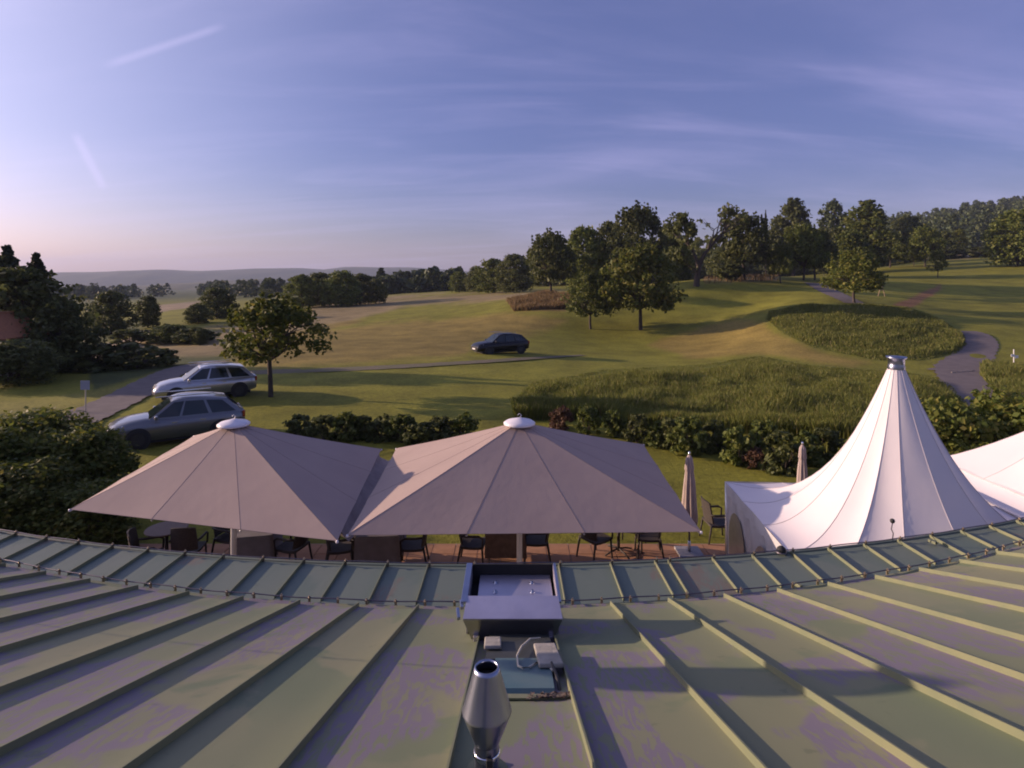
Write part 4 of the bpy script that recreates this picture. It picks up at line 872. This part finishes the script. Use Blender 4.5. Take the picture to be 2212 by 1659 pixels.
T = [
 (14, 42, 526, 140, 'conifer', 'leaf_needle', 11, 'tall dark conifer at the far left edge, highest point touching the bright sky'),
 (78, 43, 540, 110, 'conifer', 'leaf_needle', 12, 'narrow pointed conifer just right of the tall one at the left edge'),
 (48, 41, 575, 220, 'dense', 'leaf_dark', 13, 'broad dark tree below the two conifers at the left edge'),
 (130, 39, 650, 138, 'dense', 'leaf_dark', 14, 'dark bushy tree beside the drive, rightmost of the left edge clump'),
 (240, 80, 628, 96, 'dense', 'leaf_dark', 15, 'dark rounded tree beyond the pale sand bank at the left'),
 (320, 85, 638, 54, 'dense', 'leaf_dark', 13, 'slim dark tree right of the rounded one in the left valley'),
 (428, 88, 655, 56, 'dense', 'leaf_dark', 14, 'small dark tree left of the leafy tree by the silver car'),
 (468, 96, 620, 78, 'dense', 'leaf_dark', 15, 'tall dark tree in the valley left of the leafy tree'),
 (432, 62, 712, 32, 'dense', 'leaf_dark', 13, 'tiny round bush tree beside the drive bend'),
 (372, 66, 700, 96, 'dense', 'leaf', 14, 'low spreading tree above the drive bend'),
 (585, 30.2, 636, 225, 'high', 'leaf_yellow', 21, 'leafy young tree on the lawn beside the silver car'),
 (652, 118, 592, 74, 'dense', 'leaf', 15, 'leftmost tree of the round grove on the fairway edge'),
 (692, 124, 588, 84, 'dense', 'leaf_dark', 13, 'second tree of the round grove on the fairway edge'),
 (738, 119, 584, 88, 'dense', 'leaf', 14, 'highest tree of the round grove on the fairway edge'),
 (780, 126, 590, 74, 'dense', 'leaf_dark', 15, 'fourth tree of the round grove on the fairway edge'),
 (812, 130, 602, 44, 'dense', 'leaf_dark', 14, 'small tree at the right end of the round grove'),
 (992, 170, 586, 46, 'dense', 'leaf', 13, 'small hazy tree at the left end of the tree line'),
 (1028, 165, 574, 50, 'dense', 'leaf_dark', 14, 'hazy tree second from the left end of the tree line'),
 (1066, 150, 558, 84, 'dense', 'leaf', 15, 'broad tree where the tree line starts to rise'),
 (1112, 138, 548, 84, 'dense', 'leaf_dark', 13, 'dark tree left of the tall orchard tree with reddish grass'),
 (1190, 95, 496, 112, 'orchard', 'leaf_dark', 22, 'dark orchard tree standing on the reddish grass bank'),
 (1262, 108, 488, 104, 'dense', 'leaf', 14, 'rounded tree right of the one on the reddish bank'),
 (1318, 112, 478, 96, 'dense', 'leaf_dark', 15, 'dark tree behind the bright spreading tree, left one'),
 (1378, 106, 438, 128, 'orchard', 'leaf_dark', 23, 'tall ragged tree right behind the bright spreading tree'),
 (1276, 70, 584, 118, 'orchard', 'leaf', 24, 'small orchard tree on a thin trunk left of the bright spreading tree'),
 (1384, 69, 522, 176, 'orchard', 'leaf_yellow', 21, 'bright spreading orchard tree in the middle of the slope'),
 (1412, 82, 610, 70, 'loose', 'leaf_dark', 22, 'thin tree just behind the bright spreading tree'),
 (1504, 88, 428, 172, 'old', 'leaf_dark', 31, 'old gnarled tree with bare branches against the sky'),
 (1452, 104, 500, 80, 'dense', 'leaf', 13, 'leafy tree at the left shoulder of the old gnarled tree'),
 (1608, 95, 456, 128, 'orchard', 'leaf_dark', 22, 'dense dark tree right of the old gnarled tree'),
 (1654, 150, 452, 18, 'conifer', 'leaf_needle', 11, 'thin pointed conifer tip behind the dark tree'),
 (1566, 140, 530, 70, 'dense', 'leaf_dark', 14, 'low tree seen below the bare branches'),
 (1686, 92, 522, 62, 'orchard', 'leaf', 23, 'young tree on a thin trunk on the shaded slope'),
 (1735, 98, 482, 98, 'orchard', 'leaf', 24, 'orchard tree with a thick trunk left of the upper path'),
 (1760, 100, 490, 90, 'orchard', 'leaf_dark', 22, 'leaning orchard tree at the top of the upper path'),
 (1714, 170, 428, 84, 'oval', 'leaf_dark', 41, 'tall rounded tree at the left of the three skyline trees'),
 (1682, 172, 466, 64, 'oval', 'leaf_dark', 42, 'lower tree left of the three tall skyline trees'),
 (1800, 190, 430, 70, 'oval', 'leaf_blue', 42, 'hazy grey green tree, middle one of the three skyline trees'),
 (1806, 140, 492, 90, 'dense', 'leaf_dark', 15, 'dark tree below the middle skyline tree'),
 (1872, 138, 432, 104, 'oval', 'leaf', 43, 'tall bright tree, right one of the three skyline trees'),
 (1836, 116, 498, 90, 'dense', 'leaf', 14, 'bushy tree at the foot of the tall bright skyline tree'),
 (1922, 150, 500, 74, 'orchard', 'leaf', 23, 'thin crowned tree right of the tall bright skyline tree'),
 (1846, 70, 540, 122, 'orchard', 'leaf_yellow', 24, 'spreading tree on the path edge above the grassy mound'),
 (1958, 190, 466, 96, 'dense', 'leaf_dark', 13, 'dark tree mass in front of the wooded hill'),
 (1998, 146, 486, 72, 'orchard', 'leaf', 22, 'orchard tree with a stout trunk on the upper fairway'),
 (1974, 152, 530, 34, 'loose', 'leaf', 23, 'small tree left of the stout trunked tree on the upper fairway'),
 (2040, 180, 498, 56, 'dense', 'leaf_dark', 15, 'dark tree right of the stout trunked tree'),
 (2072, 200, 494, 36, 'oval', 'leaf_yellow', 41, 'small bright tree standing alone before the wooded hill'),
 (2026, 112, 540, 38, 'loose', 'leaf_yellow', 24, 'young bright tree on the fairway above the grassy mound'),
 (2198, 128, 452, 112, 'dense', 'leaf', 14, 'large leafy tree at the right edge above the fairway'),
]
for i, a in enumerate(T): tree(*a, rz=0 if a[4] == 'old' else None)

# woodland masses too far away to count
def wood(name, label, pts, leaf, size, per, seed):
    r = np.random.default_rng(seed); V_, F_ = [], []; base = 0
    for X, Y, h, w in pts:
        z0 = tz(X, Y); n = per; zz = r.random(n); a = r.random(n) * 6.283; cone = r.random() < .35
        env = (w * .5) * ((1 - zz) ** .75 + .06 if cone else np.sin(np.pi * (.22 + .74 * zz)) ** .6); rad = env * r.random(n) ** .3
        c = np.stack([X + rad * np.cos(a), Y + rad * np.sin(a), z0 + h * (.05 + .95 * zz)], -1)
        v, f = leaf_cloud(c, np.full(n, size * .5), np.full(n, 2), size, int(r.integers(1e6)), stretch=1.2); V_.append(v); F_.append(f + base); base += len(v)
    o = link(name, np_mesh(name, np.concatenate(V_), np.concatenate(F_), M[leaf])); tag(o, label, kind='stuff'); return o
r = np.random.default_rng(17); pts = []
for k in range(900):
    d = 240 + 330 * r.random(); px = 1480 + 1250 * r.random()
    edge = np.interp(px, [1480, 1700, 1900, 2000, 2060, 2212, 2730], [430, 400, 330, 300, 262, 256, 250])
    if d < edge: continue
    h = r.uniform(11, 17) * (1.1 if d < edge + 25 else 1); pts.append(((px - CX) / FPX * d, d, h, r.uniform(6, 10)))
wood('forest', 'dark mixed forest covering the hill at the right', pts, 'leaf_blue', 1.35, 150, 5)
pts = []
for k in range(230):
    px = r.uniform(-300, 1150); d = r.uniform(230, 520) + (120 if px < 300 else 0); 
    if 300 < px < 460 and d < 420: continue
    pts.append(((px - CX) / FPX * d, d, r.uniform(5, 10), r.uniform(6, 12)))
for k in range(60):
    px = r.uniform(820, 1000); d = r.uniform(200, 300); pts.append(((px - CX) / FPX * d, d, r.uniform(5, 9), r.uniform(5, 9)))
wood('valley_trees', 'hazy belts of trees along the valley floor', pts, 'leaf_blue', 1.6, 80, 6)
pts = []
for k in range(120):
    px = r.uniform(1140, 1960); d = r.uniform(175, 235); pts.append(((px - CX) / FPX * d, d, r.uniform(8, 13), r.uniform(7, 12)))
wood('backdrop_wood', 'dark woodland filling the gaps behind the orchard trees', pts, 'leaf_dark', 1.3, 110, 8)

# shrubs: round bushes along the lawn, leafy hedges left and right
def shrub_mesh(seed, leaf, n=48, size=.085, per=52):
    r = random.Random(seed); c, ra, cn = [], [], []
    for k in range(n):
        a = r.uniform(0, 6.283); q = r.random(); z = .08 + .84 * q; env = .5 * (math.sin(math.pi * (.24 + .68 * q)) ** .6) * (1 + .15 * math.sin(3 * a + seed)); rad = env * r.random() ** .35
        c.append((rad * math.cos(a), rad * math.sin(a), z)); ra.append(r.uniform(.08, .17)); cn.append(r.randint(per // 2, per))
    v, f = leaf_cloud(c, ra, cn, size, seed, flat=.9); sb = MB()
    for k in range(7): a = k * .9; sb.tube([(0, 0, -.05), (.12 * math.cos(a), .12 * math.sin(a), .3), (.3 * math.cos(a), .3 * math.sin(a), .62)], [.02, .014, .006], 5)
    return sb.mesh('stems', M['bark']), np_mesh('foliage', v, f, M[leaf])
SH = {}
def shrub(px, py, w, h, leaf, seed, label, group, pos=None, **k):
    p = Vector(pos) if pos else ground(px, py)
    key = (seed, leaf, tuple(k.items()))
    if key not in SH: SH[key] = shrub_mesh(seed, leaf, **k)
    o = empty('shrub', (p.x, p.y, p.z - .03), random.uniform(0, 6.28)); tag(o, label, 'shrub', group)
    for n_, me in zip(('stems', 'foliage'), SH[key]): q = link(n_, me, o); q.scale = (w, w, h)
row = [(1212, 925, .95, .85, 'leaf_red'), (1268, 936, 1.0, 1.0, 'leaf'), (1326, 942, .95, .9, 'leaf'), (1376, 955, 1.0, .95, 'leaf_dark'), (1418, 962, .9, .8, 'leaf'), (1450, 968, .95, 1.0, 'leaf_dark'),
 (1488, 982, 1.15, 1.2, 'leaf'), (1546, 975, 1.0, 1.0, 'leaf_dark'), (1596, 1000, 1.1, 1.15, 'leaf'), (1632, 1010, .7, .6, 'leaf_red'), (1652, 984, 1.05, 1.1, 'leaf'), (1694, 1020, 1.2, 1.15, 'leaf_dark'), (1742, 1000, 1.0, .95, 'leaf'), (1784, 990, 1.05, .95, 'leaf_dark')]
ordn = ['first', 'second', 'third', 'fourth', 'fifth', 'sixth', 'seventh', 'eighth', 'ninth', 'tenth', 'eleventh', 'twelfth', 'thirteenth', 'fourteenth']
for i, (px, py, w, h, lf) in enumerate(row):
    shrub(px, py, w * .98, h * 1.12, lf, 50 + i % 4, f"{'reddish ' if lf == 'leaf_red' else ''}round bush along the lawn, {ordn[i]} from the middle parasol's cap towards the tent", 'round bushes along the lawn')
lrow = [(650, 940), (700, 950), (752, 952), (788, 946), (826, 950), (868, 956), (908, 962), (950, 955), (1000, 950)]
for i, (px, py) in enumerate(lrow):
    shrub(px, py, 1.15, .85 + .12 * (i % 3), ('leaf_dark', 'leaf')[i % 3 == 2], 50 + i % 4, f"dark low bush behind the two big parasols, {ordn[i]} from the left", 'dark bushes behind the parasols')
for i, (x, y, w, h, lb) in enumerate(((-11.5, 15.7, 2.9, 2.1, 'sunlit leafy bush at the left, right of the hedge clump'), (-13.2, 16.6, 3.4, 2.35, 'tall leafy bush filling the left edge above the roof'), (-11.0, 13.4, 2.6, 1.9, 'leafy bush in front of the left hedge, just above the roof'), (-9.5, 13.3, 2.2, 1.45, 'small leafy bush beside the left parasol corner'), (-13.2, 14.6, 3.0, 2.4, 'leafy bush at the outermost left above the roof edge'))):
    shrub(0, 0, w, h, 'leaf_yellow', 60 + i % 2, lb, 'leafy bushes at the left of the terrace', (x, y, 0), n=230, size=.03, per=90)
for i, (x, y, w, h, lb) in enumerate(((10.55, 14.6, 2.7, 3.0, 'sunlit broad leaved bush between the two white tents'), (12.6, 15.0, 3.0, 3.15, 'sunlit broad leaved bush above the second tent at the right edge'), (9.6, 15.4, 2.0, 2.3, 'lower broad leaved bush close behind the pagoda tent peak'), (14.6, 15.2, 3.0, 2.8, 'broad leaved bush partly beyond the right edge'))):
    shrub(0, 0, w, h, 'leaf_yellow', 62 + i % 2, lb, 'leafy bushes behind the tents', (x, y, 0), n=230, size=.032, per=100)
for i, (px, py) in enumerate(((1670, 592), (1578, 605))):
    shrub(px, py, 4, 2.6, 'leaf_dark', 51 + i, ('dark bush in the shade below the thin conifer tip', 'dark bush on the slope below the bare branches')[i], 'bushes on the slope')
for i, (px, py, w, h, lb) in enumerate(((2115, 556, 9, 3.2, 'long dark bush at the forest edge on the upper fairway'), (2046, 560, 7, 3.0, 'dark bush beside the small bright tree at the forest edge'))):
    shrub(px, py, w, h, 'leaf_dark', 52 + i, lb, 'bushes on the upper fairway')
for i, (px, py) in enumerate(((352, 733), (282, 745), (420, 742), (200, 800), (300, 795))):
    shrub(px, py, 4.2, 1.8, 'leaf_dark', 50 + i % 4, ('dark shrub at the right end of the pale sand bank', 'dark shrub on top of the pale sand bank', 'dark shrub left of the leafy tree by the drive', 'dark shrub under the sand bank at the left', 'dark shrub under the sand bank beside the drive')[i], 'shrubs along the drive')

# ------------------------------------------------------------------ tall grass
def tall_grass(name, label, poly, n, h, w, leaf, seed, lump=.35, fade=0):
    r = np.random.default_rng(seed); g = [ground(*p) for p in poly]; x0, x1 = min(p.x for p in g), max(p.x for p in g); y0, y1 = min(p.y for p in g), max(p.y for p in g)
    xs_, ys2 = [], []; got = 0
    while got < n:
        x = r.uniform(x0, x1, n); y = r.uniform(y0, y1, n); z = terrain(x, y); px = CX + FPX * x / y; py = HY - (z - CAM_Z) / y * FPX
        sd_ = inpoly(px, py, poly); clump = fbm(x, y, 1.1, seed) + .8; k = (sd_ > 0) & (r.random(n) < np.clip(.35 + clump * .5, .15, 1)); xs_.append(x[k]); ys2.append(y[k]); got += k.sum()
    x = np.concatenate(xs_)[:n]; y = np.concatenate(ys2)[:n]; z = terrain(x, y) - .02
    rim_h = np.clip(inpoly(CX + FPX * x / y, HY - (z - CAM_Z) / y * FPX, poly) / fade, .3, 1) if fade else 1
    hh = h * rim_h * (.55 + .6 * r.random(n)) * np.clip(1 + lump * fbm(x, y, .9, seed + 1), .25, 1.9); a = r.random(n) * 6.283; ww = w * (.6 + .8 * r.random(n)); lean = hh * .35
    dx, dy = np.cos(a) * ww, np.sin(a) * ww; la = r.random(n) * 6.283
    p0 = np.stack([x - dx, y - dy, z], -1); p1 = np.stack([x + dx, y + dy, z], -1); tip = np.stack([x + np.cos(la) * lean, y + np.sin(la) * lean, z + hh], -1)
    mid = (p0 + tip) * .5 + np.stack([dx * 1.2, dy * 1.2, hh * .12], -1); v = np.stack([p0, p1, mid, tip], 1).reshape(-1, 3); i4 = np.arange(0, 4 * n, 4)
    o = link(name, np_mesh(name, v, np.stack([i4, i4 + 1, i4 + 2, i4 + 3], -1), M[leaf])); tag(o, label, kind='stuff')
tall_grass('tall_grass', 'unmown tall grass in a wide strip behind the round bushes', [(1112, 900), (1112, 862), (1150, 828), (1300, 800), (1500, 790), (1640, 770), (1760, 792), (1990, 808), (2050, 830), (2095, 880), (1990, 900), (1860, 952), (1700, 938), (1500, 920), (1260, 900)], 120000, .40, .02, 'grass', 3, lump=.6, fade=22)
tall_grass('tall_grass', 'tall dark grass rim along the front of the unmown strip', [(1112, 908), (1112, 890), (1260, 893), (1500, 910), (1700, 926), (1860, 938), (1860, 962), (1700, 946), (1500, 928), (1260, 908)], 34000, .66, .022, 'grass', 4)
tall_grass('mound_grass', 'rough grass covering the rounded mound', [(1655, 690), (1660, 672), (1740, 659), (1850, 656), (1960, 663), (2030, 690), (2080, 720), (2090, 745), (2068, 765), (1990, 778), (1900, 778), (1760, 752), (1690, 720)], 60000, .42, .04, 'grass', 5, lump=.5, fade=7)
tall_grass('verge_grass', 'rough grass right of the cart path', [(2125, 785), (2212, 795), (2380, 800), (2380, 870), (2160, 862), (2118, 812)], 24000, .45, .03, 'grass', 6)
tall_grass('red_grass', 'reddish dry grass on the bank at the tree line', [(1095, 650), (1180, 634), (1250, 642), (1235, 668), (1110, 672)], 14000, .7, .06, 'grass_dry', 7)
tall_grass('straw_grass', 'sunlit straw coloured grass under the old tree', [(1520, 596), (1680, 592), (1680, 606), (1520, 614)], 8000, .6, .07, 'grass_dry', 8)

# ------------------------------------------------------------------ parked cars
def car(loc, heading, paint, label, suv=True, L_=4.5, W_=1.84):
    """nose towards +X before turning; heading in radians from +X"""
    o = empty('parked_car', loc, heading); tag(o, label, 'car', 'cars parked on the grass'); hw = W_ / 2
    Hh = 1.68 if suv else 1.50; belt = .98 if suv else .93; hood = .98 if suv else .88; h2 = L_ / 2
    # lower body: stations from tail to nose: (x, floor, sill width, waist z, waist width, top z, top width)
    st = [(-h2, .42, .72, .66, .78, .92, .70), (-h2 + .05, .34, .84, .68, .90, 1.0, .80), (-h2 + .35, .28, .93, .70, .985, belt + .04, .88), (-h2 + .9, .24, .96, .70, 1.0, belt + .02, .90), (-.3, .22, .96, .68, 1.0, belt, .90), (.55, .22, .96, .66, 1.0, belt - .02, .90), (h2 - 1.15, .23, .96, .66, 1.0, hood + .02, .86), (h2 - .7, .24, .95, .66, .985, hood - .02, .82), (h2 - .28, .26, .88, .62, .92, hood - .10, .72), (h2 - .06, .30, .76, .55, .80, hood - .22, .60), (h2, .36, .64, .52, .68, hood - .32, .50)]
    rows = []
    for x, f, sw, wz, ww, tz_, tw in st:
        half = [(0, f), (sw * .8, f), (sw, f + .07), (ww, wz), ((ww + tw) / 2 + .02, (wz + tz_) / 2 + .03), (tw, tz_ - .015), (tw * .6, tz_ + .015), (0, tz_ + .03)]
        ring = [(x, hw * a, z) for a, z in half] + [(x, -hw * a, z) for a, z in half[-2:0:-1]]
        rows.append(ring + [ring[0]])
    b = MB(); b.grid(rows); b.add(rows[0][:-1], [tuple(range(len(rows[0]) - 1))]); b.add(rows[-1][:-1], [tuple(range(len(rows[-1]) - 1))])
    b.build('body', M[paint], o, True)
    # cabin: pillars and roof as one painted shell, panes set into it
    xr0, xr1 = (-h2 + .08, -h2 + .62) if suv else (-h2 + .06, -h2 + .55)
    xf0, xf1 = h2 - 1.22, h2 - 2.0
    base = [(xr0, .86), (-.4, .90), (xf0, .84)]; roofp = [(xr1, .66), (-.35, .70), (xf1, .64)]
    def cab(s, a):      # a: 0 belt .. 1 roof, s: 0 rear .. 1 front
        q = [(base[0][k] + (roofp[0][k] - base[0][k]) * a, base[1][k] + (roofp[1][k] - base[1][k]) * a, base[2][k] + (roofp[2][k] - base[2][k]) * a) for k in (0, 1)]
        xx = np.interp(s, [0, .5, 1], q[0]); wv = np.interp(s, [0, .5, 1], q[1]); bulge = .05 * math.sin(math.pi * a) * 0.6
        return xx, hw * (wv + bulge * .4), belt - .02 + (Hh - .06 - belt - .13 * max(0, .62 - s) ** 2 / .38 - .05 * max(0, s - .7) ** 2 / .09) * a
    rows = []
    for s in np.linspace(0, 1, 9):
        ring = []
        for a in np.linspace(0, 1, 5): ring.append(cab(s, a))
        tx, ty, tz_ = cab(s, 1); crown = .05 * math.sin(math.pi * (.1 + .8 * s)) + .012
        left = ring + [(tx, ty * .82, tz_ + crown * .75), (tx, ty * .4, tz_ + crown), (tx, 0, tz_ + crown * 1.05)]
        rows.append([(x, y, z) for x, y, z in left] + [(x, -y, z) for x, y, z in left[-2::-1]])
    b = MB(); b.grid(rows); b.add(rows[0], [tuple(range(len(rows[0])))]); b.add(rows[-1], [tuple(range(len(rows[-1])))]); cb_ = b.build('cabin', M[paint], o, False)
    def pane(name, pts, off):
        MB().add([Vector(p) + Vector(off) for p in pts], [tuple(range(len(pts)))]).build(name, M['glass'], cb_)
    for sg in (1, -1):
        for s0, s1 in ((.06, .30), (.335, .62), (.655, .95)):
            lo, hi = .10, .88; q = []
            for s, a in ((s0, lo), (s1, lo), (s1 - (.05 if s1 > .9 else 0), hi), (s0 + (.03 if s0 < .1 else 0), hi)):
                x, y, z = cab(s, a); q.append((x, y * sg, z))
            pane('side_window', q, (0, .02 * sg, .0))
    def endp(s, w0, w1, a0, a1, off):
        q = []
        for a, sg, w in ((a0, 1, w0), (a0, -1, w0), (a1, -1, w1), (a1, 1, w1)):
            x, y, z = cab(s, a); q.append((x, y * sg * w, z))
        return q, off
    q, off = endp(1, .92, .9, .06, .93, (.022, 0, .012)); pane('windscreen', q, off)
    q, off = endp(0, .86, .86, .2, .9, (-.022, 0, .01)); pane('rear_window', q, off)
    for sx in (-1, 1):
        MB().box((-.2, sx * hw * .60, Hh + .03), (.95, .018, .018)).build('roof_rail', M['chrome'], o, bevel=.006)
    wr = .345 if suv else .32
    for wx in (-h2 + .85, h2 - .92):
        for sg in (1, -1):
            MB().lathe([(0, 0), (wr + .06, 0)], n=26).build('wheel_arch', M['rubber'], o, loc=(wx, sg * (hw * 1.0 + .004), wr + .01)).rotation_euler = (R(90), 0, 0)
            w = MB(); w.lathe([(wr * .62, -.1), (wr * .93, -.11), (wr, -.08), (wr, .08), (wr * .93, .11), (wr * .62, .1)], n=26); wo_ = w.build('wheel', M['tyre'], o, True, loc=(wx, sg * (hw - .085), wr)); wo_.rotation_euler = (R(90), 0, 0)
            w = MB(); w.lathe([(wr * .63, -.08 * sg), (wr * .60, -.055 * sg), (wr * .2, -.07 * sg), (0, -.075 * sg)], n=26); w.build('rim', M['alu'], wo_, True)
            for k in range(5):
                a = k * 1.2566; MB().add([(wr * .2 * math.cos(a + .35), wr * .2 * math.sin(a + .35), -.082 * sg), (wr * .56 * math.cos(a + .45), wr * .56 * math.sin(a + .45), -.066 * sg), (wr * .56 * math.cos(a + .85), wr * .56 * math.sin(a + .85), -.066 * sg), (wr * .2 * math.cos(a + .9), wr * .2 * math.sin(a + .9), -.082 * sg)], [(0, 1, 2, 3)]).build('spoke_gap', M['near_black'], wo_)
    for sg in (1, -1):
        q = [(h2 - .50, hw * .80, hood - .14), (h2 - .08, hw * .60, hood - .25), (h2 - .02, hw * .58, hood - .36), (h2 - .42, hw * .86, hood - .26)]
        hl = MB(); hl.add([(x + .02, y * sg * 1.03, z + .03) for x, y, z in q] + [(x - .08, y * sg * .9, z) for x, y, z in q], [(0, 1, 2, 3), (0, 4, 5, 1), (1, 5, 6, 2), (2, 6, 7, 3), (3, 7, 4, 0)]); hl.build('headlight', M['lamp'], o, bevel=.01)
        MB().box((-h2 + .06, sg * hw * .80, .86), (.05, .1, .12)).build('tail_light', M['tail'], o, bevel=.02)
        mb_ = MB(); mb_.box((xf0 - .25, sg * (hw + .07), belt + .08), (.06, .09, .07)); mb_.build('mirror', M[paint], o, bevel=.03)
        for dx in (.15, -.75): MB().box((dx, sg * (hw * .985), belt - .14), (.09, .02, .014)).build('door_handle', M['chrome'] if paint != 'paint_black' else M[paint], o, bevel=.006)
    MB().box((h2 + .0, 0, .60), (.02, hw * .46, .085)).build('grille', M['near_black'], o, bevel=.01)
    MB().box((h2 + .012, 0, .42), (.03, hw * .6, .05)).build('bumper', M['near_black'], o, bevel=.02)
    MB().box((h2 + .03, 0, .50), (.008, .26, .055)).build('number_plate', M['white_paint'], o)
    MB().box((0, 0, .24), (h2 * .86, hw * .9, .06)).build('underbody', M['near_black'], o)
    return o
def car_at(px, py, heading, *a, **k):
    p = ground(px, py); return car((p.x, p.y, p.z - .01), heading, *a, **k)
car_at(385, 948, R(212), 'paint_grey', 'grey off-road car nearest the left parasol', True, L_=4.4)
car_at(445, 857, R(212), 'paint_silver', 'silver estate car parked behind the grey one', True, L_=4.55)
car_at(1080, 763, R(208), 'paint_black', 'black car standing alone on the fairway', True, L_=4.6)

# ------------------------------------------------------------------ signs, stakes, house at the left edge
p = ground(185, 893); s = empty('sign_post', p); tag(s, 'small grey sign on a thin post beside the drive at the left', 'sign')
MB().tube([(0, 0, -.1), (0, 0, 1.42)], .028, 8).build('post', M['alu'], s)
MB().box((0, -.035, 1.25), (.2, .012, .2)).build('board', M['sign_blue'], s, bevel=.004)
p = ground(2190, 784); s = empty('marker_post', p); tag(s, 'white tee marker post with two small boards at the right edge', 'sign')
MB().tube([(0, 0, -.1), (0, 0, .95)], .03, 8).build('post', M['white_paint'], s)
MB().box((-.1, -.04, .52), (.13, .012, .09)).build('board', M['white_paint'], s, bevel=.004)
MB().box((.16, -.04, .44), (.12, .012, .1)).build('board', M['white_paint'], s, bevel=.004)
p = ground(1904, 640); s = empty('tree_stake', p); tag(s, 'pale wooden A-shaped tree stake on the slope right of the spreading tree', 'stake')
for dx in (-.45, .5): MB().tube([(dx, 0, -.1), (dx * .1, 0, 1.55)], .05, 6).build('stake', M['wood_stake'], s)
MB().tube([(-.22, 0, .8), (.24, 0, .85)], .04, 6).build('crossbar', M['wood_stake'], s)
p = ground(322, 742); s = empty('young_tree_guard', p); tag(s, 'row of thin stakes beside the sand bank', 'stake')
for k in range(3): MB().tube([(k * .9 - .9, 0, -.1), (k * .9 - .9, 0, 1.5)], .05, 6).build('stake', M['wood_stake'], s)
hx, hy_ = -32.2, 37.0; hz = tz(hx, hy_)
hs_ = empty('garden_house', (hx, hy_, hz)); tag(hs_, 'small building with an orange tiled roof at the left edge', 'building')
MB().box((0, 0, 1.3), (1.6, 2.0, 1.3)).build('wall', M['plaster'], hs_)
for sg in (-1, 1):
    rr_ = MB(); rr_.slab([[(sg * (2.0 * u), y, 3.75 - 1.35 * u) for u in np.linspace(0, 1, 6)] for y in (-2.3, 2.3)], .12); rf = rr_.build('roof_slope', M['tiles'], hs_)
    for k in range(7): MB().slab([[(sg * (2.0 * u), y, 3.77 - 1.35 * u + (.025 if u < .5 else .0)) for u in (k / 7, (k + 1) / 7 + .02)] for y in (-2.34, 2.34)], .05).build('tile_course', M['tiles'], rf)
MB().tube([(0, -2.35, 3.78), (0, 2.35, 3.78)], .1, 8).build('ridge_tile', M['tiles'], hs_)
MB().add([(-1.6, -1.99, 2.6), (1.6, -1.99, 2.6), (0, -1.99, 3.65)], [(0, 1, 2)]).build('gable', M['plaster'], hs_)

shrub(0, 0, 4.6, 2.5, 'leaf_dark', 60, 'dark hedge bush below the orange tiled roof at the left edge', 'shrubs along the drive', (-28.2, 34.0, 0), n=230, size=.03, per=90)

# added shadow caster, unseen left of the view, to throw the long shadow over the panels
vx, vy = -4.94, 4.67; vz = zr(vx, vy)
vp = empty('shadow_caster', (vx, vy, vz)); tag(vp, 'added shadow caster on a thin rod, out of view at the left', 'vent')
MB().tube([(0, 0, -.05), (0, 0, 1.4)], .007, 8).build('pipe', M['steel'], vp, True)  # thin rod that holds up the added caster
MB().lathe([(.01, 1.30), (.17, 1.40), (.24, 1.55), (.25, 1.80), (.20, 1.95), (.06, 2.05), (0, 2.05)], n=28).build('cowl', M['steel_dull'], vp, True)  # caster body, sized for the shadow it throws on the roof
MB().lathe([(.016, .03), (.07, .0), (.09, -.04)], n=20).build('caster_foot', M['seam'], vp, True)

# ------------------------------------------------------------------ morning haze
hm = bpy.data.materials.new('morning_haze'); hm.use_nodes = True; t = hm.node_tree; t.nodes.clear()
vo = t.nodes.new('ShaderNodeVolumePrincipled'); vo.inputs['Color'].default_value = (.62, .72, 1.0, 1); vo.inputs['Density'].default_value = .00014; vo.inputs['Anisotropy'].default_value = 0.0
ou = t.nodes.new('ShaderNodeOutputMaterial'); t.links.new(vo.outputs[0], ou.inputs['Volume'])
zmin, zmax = float(V[:, 2].min()) - 40, max(float(V[:, 2].max()) + 45, 150)
b = MB(); b.box((0, 2700, (zmin + zmax) / 2), (22500, 3300, (zmax - zmin) / 2)); hz_o = b.build('haze', hm); tag(hz_o, 'thin blue morning haze over the whole course', kind='stuff')
